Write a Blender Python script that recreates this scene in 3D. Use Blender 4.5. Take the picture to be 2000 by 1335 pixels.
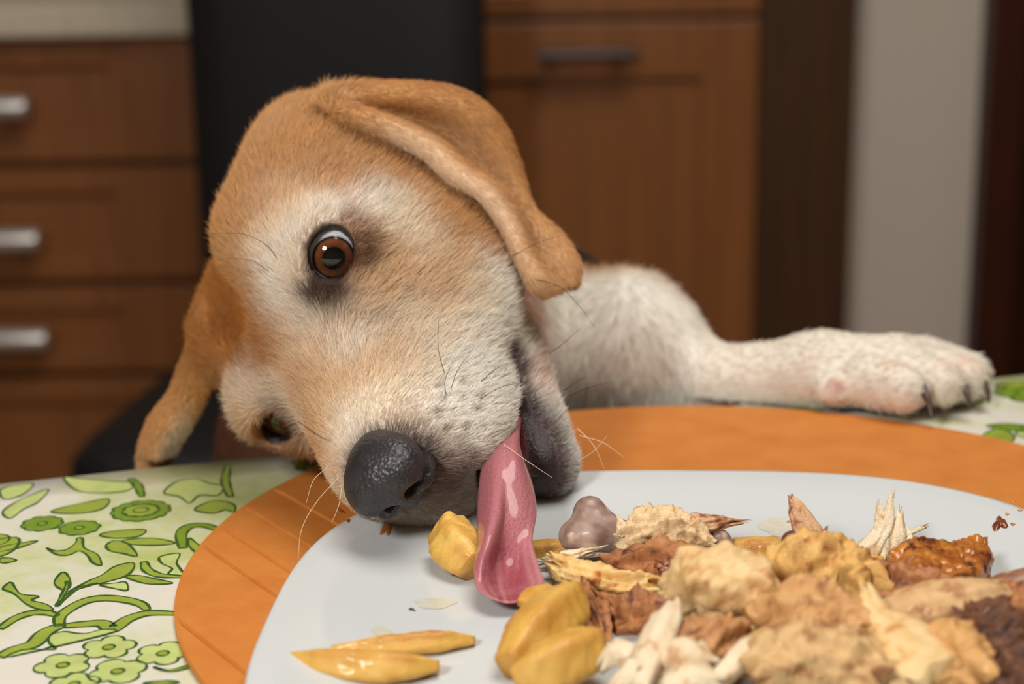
import bpy, bmesh, math, random
import numpy as np
from math import pi, sin, cos, radians
from mathutils import Vector, Matrix, noise as mnoise

for o in list(bpy.data.objects): bpy.data.objects.remove(o, do_unlink=True)
SC = bpy.context.scene
COL = SC.collection

# ------------------------------------------------------------------ camera
FPX, PITCH, ROLL = 3333.333, 0.25934, -.015
CAM = np.array([0, 0, .75 + .2096])
_R = np.array([1., 0, 0]); FWD = np.array([0, cos(PITCH), -sin(PITCH)]); _U = np.array([0, sin(PITCH), cos(PITCH)])
RIGHT = cos(ROLL) * _R + sin(ROLL) * _U
UP = -sin(ROLL) * _R + cos(ROLL) * _U
cam = bpy.data.cameras.new('camera'); cam_o = bpy.data.objects.new('camera', cam); COL.objects.link(cam_o)
m = Matrix(np.stack([RIGHT, UP, -FWD], 1).tolist()).to_4x4(); m.translation = Vector(CAM)
cam_o.matrix_world = m
cam.sensor_width = 36; cam.lens = 60; cam.clip_start = .02; cam.clip_end = 50
cam.dof.use_dof = True; cam.dof.focus_distance = .532; cam.dof.aperture_fstop = 8.5
SC.camera = cam_o
# ------------------------------------------------------------------ light
SC.view_settings.view_transform = 'Standard'; SC.view_settings.look = 'None'
SC.view_settings.exposure = .30; SC.view_settings.gamma = 1
SC.view_settings.use_curve_mapping = False
wd = bpy.data.worlds.new('world'); SC.world = wd; wd.use_nodes = True
wd.node_tree.nodes['Background'].inputs[0].default_value = (.9, .86, .8, 1)
wd.node_tree.nodes['Background'].inputs[1].default_value = .10
def area(name, loc, target, size, power, col=(1, .93, .84), size_y=None):
    l = bpy.data.lights.new(name, 'AREA'); l.energy = power; l.color = col
    l.shape = 'RECTANGLE' if size_y else 'DISK'; l.size = size
    if size_y: l.size_y = size_y
    o = bpy.data.objects.new(name, l); COL.objects.link(o); o.location = loc
    o.rotation_euler = (Vector(target) - Vector(loc)).to_track_quat('-Z', 'Y').to_euler()
    return o
area('ceiling_bounce', (.30, .55, 2.42), (.1, .75, .75), 1.1, 20, (1, .95, .88))
area('flash', (-.50, -.42, 1.50), (0, .6, .8), .24, 10., (1, .97, .93))
SC.cycles.use_denoising = True
SC.cycles.max_bounces = 8

def at(px, py, d):
    return CAM + d * (FWD + (px - 1000) / FPX * RIGHT - (py - 667.5) / FPX * UP)
def on(px, py, z):
    r = FWD + (px - 1000) / FPX * RIGHT - (py - 667.5) / FPX * UP
    return CAM + r * (z - CAM[2]) / r[2]
def proj(P):
    q = np.asarray(P) - CAM; d = q @ FWD
    return np.stack([1000 + FPX * (q @ RIGHT) / d, 667.5 - FPX * (q @ UP) / d, d], -1)
# ---- signed-distance sculpting helpers (numpy) ----
import numpy as np
def smin(a, b, k):
    if k <= 0: return np.minimum(a, b)
    h = np.maximum(k - np.abs(a - b), 0) / k
    return np.minimum(a, b) - h * h * k * .25
def smax(a, b, k): return -smin(-a, -b, k)
class Ell:
    def __init__(s, c, r, R=None, op='u', k=.012):
        s.c = np.array(c, float); s.r = np.array(r, float); s.R = R; s.op = op; s.k = k
    def d(s, p):
        q = p - s.c
        if s.R is not None: q = q @ s.R          # columns of R are the local axes
        a = q / s.r; b = a / s.r
        k0 = np.sqrt((a * a).sum(-1)); k1 = np.sqrt((b * b).sum(-1)) + 1e-9
        return k0 * (k0 - 1) / k1
class Cap:
    def __init__(s, a, b, ra, rb, op='u', k=.012):
        s.a = np.array(a, float); s.b = np.array(b, float); s.ra = ra; s.rb = rb; s.op = op; s.k = k
    def d(s, p):
        ab = s.b - s.a; t = np.clip(((p - s.a) @ ab) / (ab @ ab), 0, 1)
        return np.sqrt(((p - s.a - t[..., None] * ab) ** 2).sum(-1)) - (s.ra + (s.rb - s.ra) * t)
class Cloud:
    def __init__(s, pts, rad, op='u', k=.004):
        s.p = np.array(pts, float); s.rad = np.broadcast_to(np.array(rad, float), (len(s.p),)).copy(); s.op = op; s.k = k
    def far(s, p):                       # coarse distance, for culling blocks
        lo = s.p.min(0); hi = s.p.max(0)
        out = np.sqrt((np.maximum(np.maximum(lo - p, p - hi), 0) ** 2).sum(1))
        near = np.where(out < .06)[0]; P = s.p[::9]
        for i in range(0, len(near), 500):
            q = p[near[i:i+500]]
            out[near[i:i+500]] = np.sqrt(np.maximum(((q[:, None] - P[None]) ** 2).sum(-1).min(1), 0)) - s.rad[0]
        return out
    def d(s, p):
        sh = p.shape[:-1]; q = p.reshape(-1, 3)
        lo = q.min(0); hi = q.max(0)
        P = s.p; sel = (np.maximum(np.maximum(lo - P, P - hi), 0) ** 2).sum(1) < .008 ** 2
        P = P[sel]; R = s.rad[sel]
        out = np.full(len(q), .0075)
        if len(P) == 0: return out.reshape(sh)
        q2 = (q * q).sum(1)
        for i in range(0, len(P), 400):
            B = P[i:i+400]
            d2 = q2[:, None] - 2 * q @ B.T + (B * B).sum(1)[None]
            out = np.minimum(out, (np.sqrt(np.maximum(d2, 0)) - R[i:i+400][None]).min(1))
        return out.reshape(sh)
def combine(prims, p):
    d = None
    for pr in prims:
        e = pr.d(p)
        if pr.op == 'u': d = e if d is None else smin(d, e, pr.k)
        elif d is not None: d = smax(d, -e, pr.k)
    return np.full(p.shape[:-1], 9.) if d is None else d
def sculpt(prims, lo, hi, h, nb=16):
    lo = np.array(lo, float); hi = np.array(hi, float)
    N = np.ceil((hi - lo) / (h * nb)).astype(int)
    I = np.stack(np.meshgrid(*[np.arange(n) for n in N], indexing='ij'), -1).reshape(-1, 3)
    C = lo + (I + .5) * nb * h
    half = nb * h * .5 * 1.7321
    D = [pr.far(C) if isinstance(pr, Cloud) else pr.d(C) for pr in prims]
    tot = None
    for pr, e in zip(prims, D):
        if pr.op == 'u': tot = e if tot is None else smin(tot, e, pr.k)
        else: tot = smax(tot, -e, pr.k)
    act = np.where(np.abs(tot) < half * 1.5 + .004)[0]
    off = np.stack(np.meshgrid(*[np.arange(nb + 1)] * 3, indexing='ij'), -1)
    G = N * nb
    keys, pos, quads = [], [], []
    for b in act:
        base = I[b] * nb
        P = lo + (base + off) * h
        sel = []
        for pr, e in zip(prims, D):
            if pr.op == 'u':
                if e[b] < max(tot[b], 0) + 2.6 * half + pr.k: sel.append(pr)
            elif e[b] < 2 * half + pr.k + .004: sel.append(pr)
        v = combine(sel, P)
        s = v < 0
        cs = [s[x:x+nb, y:y+nb, z:z+nb] for x in (0, 1) for y in (0, 1) for z in (0, 1)]
        n = sum(c.astype(int) for c in cs)
        cell = (n > 0) & (n < 8)
        if not cell.any(): continue
        ci = np.argwhere(cell)
        acc = np.zeros((len(ci), 3)); cnt = np.zeros(len(ci))
        corners = [(x, y, z) for x in (0, 1) for y in (0, 1) for z in (0, 1)]
        vals = [v[ci[:, 0] + x, ci[:, 1] + y, ci[:, 2] + z] for x, y, z in corners]
        for a in range(8):
            for ax in range(3):
                if corners[a][ax] == 0:
                    c2 = list(corners[a]); c2[ax] = 1; bb = corners.index(tuple(c2))
                    m = (vals[a] < 0) != (vals[bb] < 0)
                    t = vals[a] / (vals[a] - vals[bb] + 1e-20)
                    e = np.array(corners[a], float)[None].repeat(len(ci), 0); e[:, ax] = t
                    acc[m] += e[m]; cnt[m] += 1
        g = base + ci
        pos.append(lo + (g + acc / cnt[:, None]) * h)
        keys.append((g[:, 0] * G[1] + g[:, 1]) * G[2] + g[:, 2])
        for ax in range(3):
            c2 = [0, 0, 0]; c2[ax] = 1
            m = (vals[0] < 0) != (vals[corners.index(tuple(c2))] < 0)
            gm = g[m]
            u, w = [(1, 2), (2, 0), (0, 1)][ax]
            du = np.zeros(3, int); du[u] = 1; dw = np.zeros(3, int); dw[w] = 1
            q = np.stack([gm - du - dw, gm - dw, gm, gm - du], 1)
            fl = vals[0][m] >= 0
            q[fl] = q[fl][:, ::-1]
            quads.append((q[..., 0] * G[1] + q[..., 1]) * G[2] + q[..., 2])
    keys = np.concatenate(keys); pos = np.concatenate(pos); quads = np.concatenate(quads)
    o = np.argsort(keys); keys = keys[o]; pos = pos[o]
    ix = np.searchsorted(keys, quads); ix = np.clip(ix, 0, len(keys) - 1)
    ok = (keys[ix] == quads).all(1)
    return pos, ix[ok]
def relax(v, q, n=2, f=.5):
    e = np.concatenate([q[:, [0, 1]], q[:, [1, 2]], q[:, [2, 3]], q[:, [3, 0]]])
    for _ in range(n):
        s = np.zeros_like(v); c = np.zeros(len(v))
        for a, b in ((0, 1), (1, 0)):
            for k in range(3): s[:, k] += np.bincount(e[:, a], v[e[:, b], k], len(v))
            c += np.bincount(e[:, a], minlength=len(v))
        v = v + f * (s / np.maximum(c, 1)[:, None] - v)
    return v
def vnormals(v, q):
    n = np.cross(v[q[:, 2]] - v[q[:, 0]], v[q[:, 3]] - v[q[:, 1]])
    o = np.zeros_like(v)
    for a in range(4):
        for k in range(3): o[:, k] += np.bincount(q[:, a], n[:, k], len(v))
    return o / (np.linalg.norm(o, axis=1, keepdims=True) + 1e-12)
# ------------------------------------------------------------------ scene helpers
def tag(o, label=None, cat=None, group=None, kind=None):
    if label: o['label'] = label
    if cat: o['category'] = cat
    if group: o['group'] = group
    if kind: o['kind'] = kind
    return o
def empty(name, loc=(0, 0, 0), rz=0):
    o = bpy.data.objects.new(name, None); COL.objects.link(o); o.location = loc; o.rotation_euler = (0, 0, rz)
    o.empty_display_size = .05
    return o
def link(name, me, parent=None, mat=None, smooth=True):
    o = bpy.data.objects.new(name, me); COL.objects.link(o)
    if parent: o.parent = parent
    if mat is not None and not me.materials: me.materials.append(mat)
    if smooth: me.polygons.foreach_set('use_smooth', np.ones(len(me.polygons), bool))
    return o
def mesh_np(name, v, f, cols=None):
    me = bpy.data.meshes.new(name)
    v = np.asarray(v, np.float32); f = np.asarray(f)
    me.vertices.add(len(v)); me.vertices.foreach_set('co', v.ravel())
    n = f.shape[1]
    me.loops.add(f.size); me.loops.foreach_set('vertex_index', f.astype(np.int32).ravel())
    me.polygons.add(len(f)); me.polygons.foreach_set('loop_start', np.arange(0, f.size, n, dtype=np.int32))
    me.update(calc_edges=True)
    if cols is not None: set_col(me, cols)
    return me
def set_col(me, cols, name='col'):
    a = me.color_attributes.new(name, 'FLOAT_COLOR', 'POINT')
    c = np.ones((len(cols), 4), np.float32); c[:, :3] = cols
    a.data.foreach_set('color', c.ravel())
def bm_mesh(name, bm):
    me = bpy.data.meshes.new(name); bmesh.ops.recalc_face_normals(bm, faces=bm.faces); bm.to_mesh(me); bm.free(); return me
def box(bm, c, s, bev=0, rz=0, seg=2):
    r = bmesh.ops.create_cube(bm, size=1, matrix=Matrix.Translation(c) @ Matrix.Rotation(rz, 4, 'Z') @ Matrix.Diagonal((*s, 1)))
    if bev:
        es = list({e for v in r['verts'] for e in v.link_edges})
        bmesh.ops.bevel(bm, geom=es, offset=bev, segments=seg, profile=.5, affect='EDGES')
def box_mesh(name, c, s, bev=0, rz=0, seg=2):
    bm = bmesh.new(); box(bm, c, s, bev, rz, seg); return bm_mesh(name, bm)
def srgb(r, g, b):
    f = lambda c: (c / 255 / 12.92) if c / 255 <= .04045 else ((c / 255 + .055) / 1.055) ** 2.4
    return (f(r), f(g), f(b))
def mat(name, col=(.5, .5, .5), rough=.5, spec=.5, metal=0, attr=None):
    m = bpy.data.materials.new(name); m.use_nodes = True
    b = m.node_tree.nodes['Principled BSDF']
    b.inputs['Base Color'].default_value = (*col, 1); b.inputs['Roughness'].default_value = rough
    b.inputs['Specular IOR Level'].default_value = spec; b.inputs['Metallic'].default_value = metal
    if attr:
        a = m.node_tree.nodes.new('ShaderNodeAttribute'); a.attribute_name = attr
        m.node_tree.links.new(a.outputs['Color'], b.inputs['Base Color'])
    return m
class NT:
    """tiny node-tree builder around a principled material"""
    def __init__(s, m): s.m = m; s.t = m.node_tree; s.b = s.t.nodes['Principled BSDF']
    def n(s, t, **kw):
        o = s.t.nodes.new(t)
        for k, v in kw.items():
            if k.startswith('i_'): o.inputs[k[2:].replace('_', ' ')].default_value = v
            else: setattr(o, k, v)
        return o
    def l(s, a, b): s.t.links.new(a, b)
    def coords(s, kind='Object', scale=(1, 1, 1), rot=(0, 0, 0)):
        c = s.n('ShaderNodeTexCoord'); mp = s.n('ShaderNodeMapping'); mp.inputs['Scale'].default_value = scale; mp.inputs['Rotation'].default_value = rot
        s.l(c.outputs[kind], mp.inputs['Vector']); return mp.outputs[0]
    def noise(s, vec, scale, detail=4, rough=.55, dist=0):
        o = s.n('ShaderNodeTexNoise'); o.inputs['Scale'].default_value = scale; o.inputs['Detail'].default_value = detail
        o.inputs['Roughness'].default_value = rough; o.inputs['Distortion'].default_value = dist
        if vec is not None: s.l(vec, o.inputs['Vector'])
        return o.outputs['Fac']
    def ramp(s, fac, stops):
        r = s.n('ShaderNodeValToRGB'); e = r.color_ramp.elements
        while len(e) < len(stops): e.new(.5)
        for x, (p, c) in zip(e, stops): x.position = p; x.color = (*c, 1)
        s.l(fac, r.inputs[0]); return r.outputs[0]
    def bump(s, h, strength=.3, dist=.001):
        b = s.n('ShaderNodeBump'); b.inputs['Strength'].default_value = strength; b.inputs['Distance'].default_value = dist
        s.l(h, b.inputs['Height']); s.l(b.outputs[0], s.b.inputs['Normal'])
    def base(s, c): s.l(c, s.b.inputs['Base Color'])
def tube(pts, rad, n=6, cap=True):
    """mesh arrays of a tube along pts with radius per point"""
    pts = np.asarray(pts, float); rad = np.broadcast_to(rad, (len(pts),))
    T = np.gradient(pts, axis=0); T /= np.linalg.norm(T, axis=1, keepdims=True) + 1e-12
    a = np.array([0, 0, 1.]) if abs(T[0] @ [0, 0, 1]) < .9 else np.array([1., 0, 0])
    V = []; u = np.cross(T[0], a); u /= np.linalg.norm(u)
    for i in range(len(pts)):
        u = u - T[i] * (u @ T[i]); u /= np.linalg.norm(u); w = np.cross(T[i], u)
        t = np.arange(n) * 2 * pi / n
        V.append(pts[i] + rad[i] * (np.cos(t)[:, None] * u + np.sin(t)[:, None] * w))
    V = np.concatenate(V); F = []
    for i in range(len(pts) - 1):
        for j in range(n):
            F.append((i*n+j, i*n+(j+1) % n, (i+1)*n+(j+1) % n, (i+1)*n+j))
    return V, np.array(F)
def catmull(P, n, closed=False):
    P = np.asarray(P, float)
    if closed: Q = np.concatenate([P[-1:], P, P[:2]])
    else: Q = np.concatenate([2 * P[:1] - P[1:2], P, 2 * P[-1:] - P[-2:-1]])
    m = len(Q) - 3; t = np.linspace(0, m, n, endpoint=not closed) ; i = np.minimum(t.astype(int), m - 1); u = (t - i)[:, None]
    a, b, c, d = Q[i], Q[i+1], Q[i+2], Q[i+3]
    return .5 * (2*b + (c-a)*u + (2*a-5*b+4*c-d)*u**2 + (3*b-a-3*c+d)*u**3)
def fbm(p, scale, oct=3, seed=0.):
    """cheap smooth noise on an (n,3) array, -1..1"""
    p = np.asarray(p, float); rng = np.random.default_rng(int(seed * 977) + 11); out = np.zeros(len(p)); a = 1; tot = 0
    for o in range(oct):
        for _ in range(3):
            k = rng.normal(size=3); k /= np.linalg.norm(k)
            k2 = rng.normal(size=3); k2 /= np.linalg.norm(k2)
            w = np.sin(p @ k2 * scale * .7 + rng.uniform(0, 6.3)) * 1.3
            out += a * np.sin(p @ k * scale + w + rng.uniform(0, 6.3)) / 3
        tot += a; a *= .5; scale *= 2.1
    return out / tot * 1.5
def mix(a, b, t): return a + (b - a) * np.clip(t, 0, 1)[:, None]
def sstep(a, b, x): t = np.clip((x - a) / (b - a), 0, 1); return t * t * (3 - 2 * t)
# ================================================================== the kitchen behind
def wood(name, dark, light, rough=.38, axis='Z', scale=1.):
    m = mat(name, light, rough, .4); n = NT(m)
    sc = {'Z': (18, 18, 1.1), 'X': (1.1, 18, 18)}[axis]
    v = n.coords('Object', tuple(scale * s for s in sc))
    f = n.noise(v, 3.2, 6, .6, .6)
    n.base(n.ramp(f, [(.3, dark), (.55, tuple((a + b) / 2 for a, b in zip(dark, light))), (.75, light)]))
    n.bump(f, .08, .0004)
    return m
WOOD = wood('kitchen_wood', srgb(124, 76, 40), srgb(146, 92, 50))
WOOD_X = wood('kitchen_wood_rails', srgb(124, 76, 40), srgb(146, 92, 50), axis='X')
DARKWOOD = wood('dark_wood', srgb(60, 38, 22), srgb(80, 54, 30))
DOORWOOD = wood('door_wood', srgb(46, 16, 6), srgb(66, 26, 10))
STEEL = mat('brushed_steel', srgb(212, 208, 204), .32, .5, .75)
IRON = mat('dull_handle_metal', srgb(84, 70, 66), .45, .5, .5)
WORKTOP = mat('worktop_laminate', srgb(206, 194, 172), .35)
n_ = NT(WORKTOP); n_.base(n_.ramp(n_.noise(n_.coords('Object'), 180, 4), [(.35, srgb(196, 182, 158)), (.65, srgb(214, 204, 184))]))
PAINT = mat('wall_paint', srgb(200, 189, 176), .8, .2)
n_ = NT(PAINT); n_.bump(n_.noise(n_.coords('Object'), 140, 3), .15, .0006)
FLOOR = mat('floor_tile', srgb(150, 116, 84), .35)
n_ = NT(FLOOR); n_.base(n_.ramp(n_.noise(n_.coords('Object'), 9, 5), [(.3, srgb(136, 104, 74)), (.7, srgb(164, 130, 96))]))
def struct(name, c, s, m, bev=0):
    o = link(name, box_mesh(name, c, s, bev), None, m, False); o['kind'] = 'structure'; return o
fl_ = struct('floor', (0, .4, -.03), (5.2, 5.0, .06), mat('grout', srgb(120, 108, 96), .9))
tile_me = box_mesh('tile', (0, 0, .002), (.326, .326, .008), .002, seg=1)
for i in range(-7, 8):
    for j in range(-6, 9):
        t = link('tile', tile_me, fl_, FLOOR, False); t.location = (i * .33, j * .33, 0)
struct('wall_back', (0, 2.86, 1.25), (5.2, .1, 2.6), PAINT)
struct('wall_left', (-2.6, .4, 1.25), (.1, 5.0, 2.6), PAINT)
struct('wall_right', (2.6, .4, 1.25), (.1, 5.0, 2.6), PAINT)
struct('wall_front', (0, -2.1, 1.25), (5.2, .1, 2.6), PAINT)
struct('ceiling', (0, .4, 2.6), (5.2, 5.0, .1), mat('ceiling_paint', srgb(236, 232, 226), .9, .1))
YB = 2.2
def frontpanel(name, x0, x1, z0, z1, y, parent, stile=.075, rail=.045, depth=.018, panel=True):
    """a framed cabinet front: two stiles, two rails and a recessed panel, as one mesh"""
    bm = bmesh.new(); g = .0015
    x0 += g; x1 -= g; z0 += g; z1 -= g
    for a, b in ((x0, x0 + stile), (x1 - stile, x1)): box(bm, ((a + b) / 2, y, (z0 + z1) / 2), (b - a, depth, z1 - z0), .0025)
    for a, b in ((z0, z0 + rail), (z1 - rail, z1)): box(bm, ((x0 + x1) / 2, y, (a + b) / 2), (x1 - x0 - 2 * stile, depth, b - a), .0025)
    box(bm, ((x0 + x1) / 2, y + .004, (z0 + z1) / 2), (x1 - x0 - 2 * stile + .004, .006, z1 - z0 - 2 * rail + .004))
    return link(name, bm_mesh(name, bm), parent, WOOD, False)
def bar_handle(x0, x1, z, y, parent, m, r=.011):
    bm = bmesh.new()
    M = Matrix.Translation(((x0 + x1) / 2, y - .034, z)) @ Matrix.Rotation(pi / 2, 4, 'Y')
    rr = bmesh.ops.create_cone(bm, cap_ends=True, segments=24, radius1=r, radius2=r, depth=x1 - x0, matrix=M)
    for x in (x0 + .02, x1 - .02):
        bmesh.ops.create_cone(bm, cap_ends=True, segments=12, radius1=r * .6, radius2=r * .6, depth=.036, matrix=Matrix.Translation((x, y - .018, z)) @ Matrix.Rotation(pi / 2, 4, 'X'))
    es = [e for e in bm.edges if abs(e.verts[0].co.x - e.verts[1].co.x) < 1e-6 and min(abs(e.verts[0].co.x - x0), abs(e.verts[0].co.x - x1)) < 1e-4]
    bmesh.ops.bevel(bm, geom=es, offset=.003, segments=3, profile=.5, affect='EDGES')
    return link('handle', bm_mesh('handle', bm), parent, m)
# drawer unit on the left
dc = empty('drawer_cabinet', (-.66, YB + .3, 0)); tag(dc, 'brown wooden drawer unit with bright bar handles behind the left of the table', 'cabinet')
X0, X1 = -.93, -.385
def local(o, par): o.matrix_parent_inverse = Matrix.Translation(-Vector(par.location)); return o
local(link('carcass', box_mesh('carcass', ((X0 + X1) / 2, YB + .29, .44), (X1 - X0, .54, .69), .002), dc, WOOD, False), dc)
local(link('plinth', box_mesh('plinth', ((X0 + X1) / 2, YB + .32, .05), (X1 - X0, .5, .098), .002), dc, DARKWOOD, False), dc)
for (z0, z1, zh) in ((.627, .783, .703), (.470, .620, .533), (.345, .463, .401), (.10, .338, None)):
    d = local(frontpanel('drawer', X0, X1, z0, z1, YB, dc, .125, .032), dc)
    if zh: bar_handle(-.80, -.606, zh, YB - .009, d, STEEL, .0145)
wt = link('worktop', box_mesh('worktop', ((X0 + X1) / 2 - .004, YB + .28, .8075), (X1 - X0 + .012, .63, .041), .006), None, WORKTOP, False)
tag(wt, 'pale cream worktop slab lying on the brown drawer unit', 'worktop')
# tall unit on the right
tc = empty('tall_cabinet', (.1, YB + .3, 0)); tag(tc, 'tall brown wooden kitchen cabinet with one dull bar handle, behind the dog', 'cabinet')
X0, X1 = -.20, .321
local(link('carcass', box_mesh('carcass', ((X0 + X1) / 2, YB + .29, 1.06), (X1 - X0, .54, 1.92), .002), tc, WOOD, False), tc)
local(link('plinth', box_mesh('plinth', ((X0 + X1) / 2, YB + .32, .05), (X1 - X0, .5, .098), .002), tc, DARKWOOD, False), tc)
d = local(frontpanel('door', X0, X1, .10, .797, YB, tc, .072, .072), tc)
bar_handle(.036, .161, .757, YB - .009, d, IRON, .009)
d = local(frontpanel('door', X0, X1, .802, 2.02, YB, tc, .072, .030), tc)
# dark side panel, pale wall and the dark door frame
sp = link('side_panel', box_mesh('side_panel', (.3855, YB + .26, 1.05), (.125, .5, 2.1), .003), None, DARKWOOD, False)
tag(sp, 'dark brown wooden panel standing between the tall cabinet and the pale wall', 'panel')
struct('wall_pillar', (.5425, 2.56, 1.25), (.185, .5, 2.5), PAINT)
struct('trim_1', (.661, 2.52, 1.05), (.05, .5, 2.1), DOORWOOD, .004)
d1 = struct('door_1', (.988, 2.66, 1.03), (.60, .04, 2.06), DOORWOOD, .003)
for z in (.55, 1.5): link('panel', box_mesh('panel', (1.0, 2.635, z), (.42, .014, .74), .006), d1, DOORWOOD, False)
struct('trim_2', (1.32, 2.62, 1.05), (.06, .12, 2.1), DOORWOOD, .004)
# black chair
ch = empty('dining_chair', (-.22, 1.7, 0), radians(-8)); tag(ch, 'black padded high-back dining chair standing behind the dog', 'chair')
BLK = mat('black_leatherette', srgb(15, 14, 17), .55, .4)
n_ = NT(BLK); n_.bump(n_.noise(n_.coords('Object'), 420, 3), .2, .0004)
def cushion(name, c, s, r):
    bm = bmesh.new(); bmesh.ops.create_cube(bm, size=1, matrix=Matrix.Translation(c) @ Matrix.Diagonal((*s, 1)))
    bmesh.ops.subdivide_edges(bm, edges=bm.edges[:], cuts=6, use_grid_fill=True)
    hs = np.array(s) / 2
    for v in bm.verts:
        q = np.array(v.co) - c; core = np.clip(q, -(hs - r), hs - r); dlt = q - core; L_ = np.linalg.norm(dlt)
        if L_ > 1e-9: v.co = Vector(np.array(c) + core + dlt / L_ * r)
    return link(name, bm_mesh(name, bm), ch, BLK)
cushion('seat', (0, -.01, .435), (.35, .42, .06), .028)
bk = cushion('backrest', (0, .215, .80), (.335, .045, .78), .02); bk.location = (0, 0, 0)
for x in (-.155, .155):
    for y in (-.19, .19):
        link('leg', box_mesh('leg', (x, y, .205), (.032, .032, .41), .003), ch, mat('black_leg', srgb(24, 22, 22), .4) if 'black_leg' not in bpy.data.materials else bpy.data.materials['black_leg'], False)
# ================================================================== table, cloth, mat, plate
TZ = .75
E0 = np.array([-.1899, .5965]); E1 = np.array([.2248, .7203]); tD = (E1 - E0) / np.linalg.norm(E1 - E0); nD = np.array([tD[1], -tD[0]])
def tab(s, w): return E0 + tD * s + nD * w                 # along the far edge, inwards from it
TANG = math.atan2(tD[1], tD[0]); tc_ = tab(.21, .42)
tb = empty('dining_table', (*tc_, 0), TANG); tag(tb, 'rectangular table under the green floral cloth', 'table')
TW = wood('table_wood', srgb(90, 56, 30), srgb(130, 84, 46))
link('tabletop', box_mesh('tabletop', (0, 0, TZ - .0165), (1.386, .826, .03), .004), tb, TW, False)
for x in (-.62, .62):
    for y in (-.35, .35): link('leg', box_mesh('leg', (x, y, (TZ - .0315) / 2), (.06, .06, TZ - .0315), .004), tb, TW, False)
# cloth: flat top and a skirt all round
CL = mat('printed_oilcloth', srgb(226, 224, 212), .30, .45); n_ = NT(CL)
v_ = n_.coords('Object')
f1 = n_.noise(v_, 11, 5, .6, .3); f2 = n_.noise(v_, 160, 3)
mx = n_.n('ShaderNodeMath', operation='MULTIPLY_ADD'); n_.l(f2, mx.inputs[0]); mx.inputs[1].default_value = .16; n_.l(f1, mx.inputs[2])
n_.base(n_.ramp(mx.outputs[0], [(.56, srgb(212, 208, 196)), (.68, srgb(194, 198, 152)), (.80, srgb(166, 178, 92))]))
n_.bump(f2, .05, .0003)
hw, hh = .7, .42
def cloth():
    nx, ny, nd = 60, 40, 10
    per = []
    V_, F_ = [], []
    xs = np.linspace(-hw, hw, nx); ys = np.linspace(-hh, hh, ny)
    for y in ys:
        for x in xs: V_.append((x, y, TZ))
    for j in range(ny - 1):
        for i in range(nx - 1): F_.append((j*nx+i, j*nx+i+1, (j+1)*nx+i+1, (j+1)*nx+i))
    loop = [(0, i) for i in range(nx)] + [(j, nx-1) for j in range(1, ny)] + [(ny-1, i) for i in range(nx-2, -1, -1)] + [(j, 0) for j in range(ny-2, 0, -1)]
    prev = [j*nx+i for j, i in loop]
    for k in range(1, nd + 1):
        cur = []
        t = k / nd
        for a, (j, i) in enumerate(loop):
            x, y = xs[i], ys[j]; ex = np.sign(x) if abs(abs(x) - hw) < 1e-6 else 0; ey = np.sign(y) if abs(abs(y) - hh) < 1e-6 else 0
            s_ = x * (ey != 0) + y * (ex != 0)
            o = .004 * min(1, t * 5) + .010 * t * sin(s_ * 38) ** 2 * (.5 + .5 * sin(s_ * 11))
            V_.append((x + ex * o, y + ey * o, TZ - .17 * t + (.0015 if k == 0 else 0))); cur.append(len(V_) - 1)
        m_ = len(loop)
        for a in range(m_): F_.append((prev[a], cur[a], cur[(a+1) % m_], prev[(a+1) % m_]))
        prev = cur
    V_ = np.array(V_); F_ = np.array(F_)
    n_ = vnormals(V_, F_); inn = V_.copy(); top = np.arange(len(V_)) < nx * ny
    inn[top, 2] -= .001; k = ~top; inn[k, 0] -= np.sign(inn[k, 0]) * .001 * (np.abs(inn[k, 0]) > hw - .001); inn[k, 1] -= np.sign(inn[k, 1]) * .001 * (np.abs(inn[k, 1]) > hh - .001)
    edge_ = np.array(prev); e2 = np.roll(edge_, -1); N_ = len(V_)
    return np.concatenate([V_, inn]), np.concatenate([F_, F_[:, ::-1] + N_, np.stack([edge_, edge_ + N_, e2 + N_, e2], 1)])
cv, cf = cloth()
cl = link('tablecloth', mesh_np('tablecloth', cv, cf), None, CL); cl.location = (*tc_, 0); cl.rotation_euler = (0, 0, TANG)
tag(cl, 'white oilcloth with green outlined leaves and flowers covering the table', 'tablecloth')
# ---- the print: filled shapes with darker outlines, lying in the cloth surface
PV, PF, PC = [], [], []
G_FILL, G_LINE, G_PALE, G_DEEP = srgb(142, 158, 58), srgb(44, 82, 26), srgb(180, 192, 118), srgb(112, 142, 36)
from mathutils.geometry import tessellate_polygon
def p_fill(P, c, z):
    b = len(PV); PV.extend((x, y, z) for x, y in P); PC.extend([c] * len(P))
    for t in tessellate_polygon([[Vector((x, y, 0)) for x, y in P]]): PF.append(tuple(b + i for i in t))
def p_line(P, c, w, z, closed=True):
    P = np.asarray(P); n = len(P)
    T = np.roll(P, -1, 0) - np.roll(P, 1, 0) if closed else np.gradient(P, axis=0)
    T /= np.linalg.norm(T, axis=1, keepdims=True) + 1e-9; N = np.stack([-T[:, 1], T[:, 0]], 1)
    ww = w * (1 + .35 * np.sin(np.arange(n) * .55))[:, None] / 2
    b = len(PV)
    for a in (P + N * ww, P - N * ww): PV.extend((x, y, z) for x, y in a); PC.extend([c] * n)
    for i in range(n if closed else n - 1):
        j = (i + 1) % n; PF.append((b + i, b + j, b + n + j)); PF.append((b + i, b + n + j, b + n + i))
ZP = TZ + .00012
lay = [0]
def zz(): lay[0] += 1; return ZP + (lay[0] % 24) * .000004
def q2(c): return on(c[0] / 2, 850 + c[1] / 2, TZ)[:2]     # picks a spot on the cloth
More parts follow.
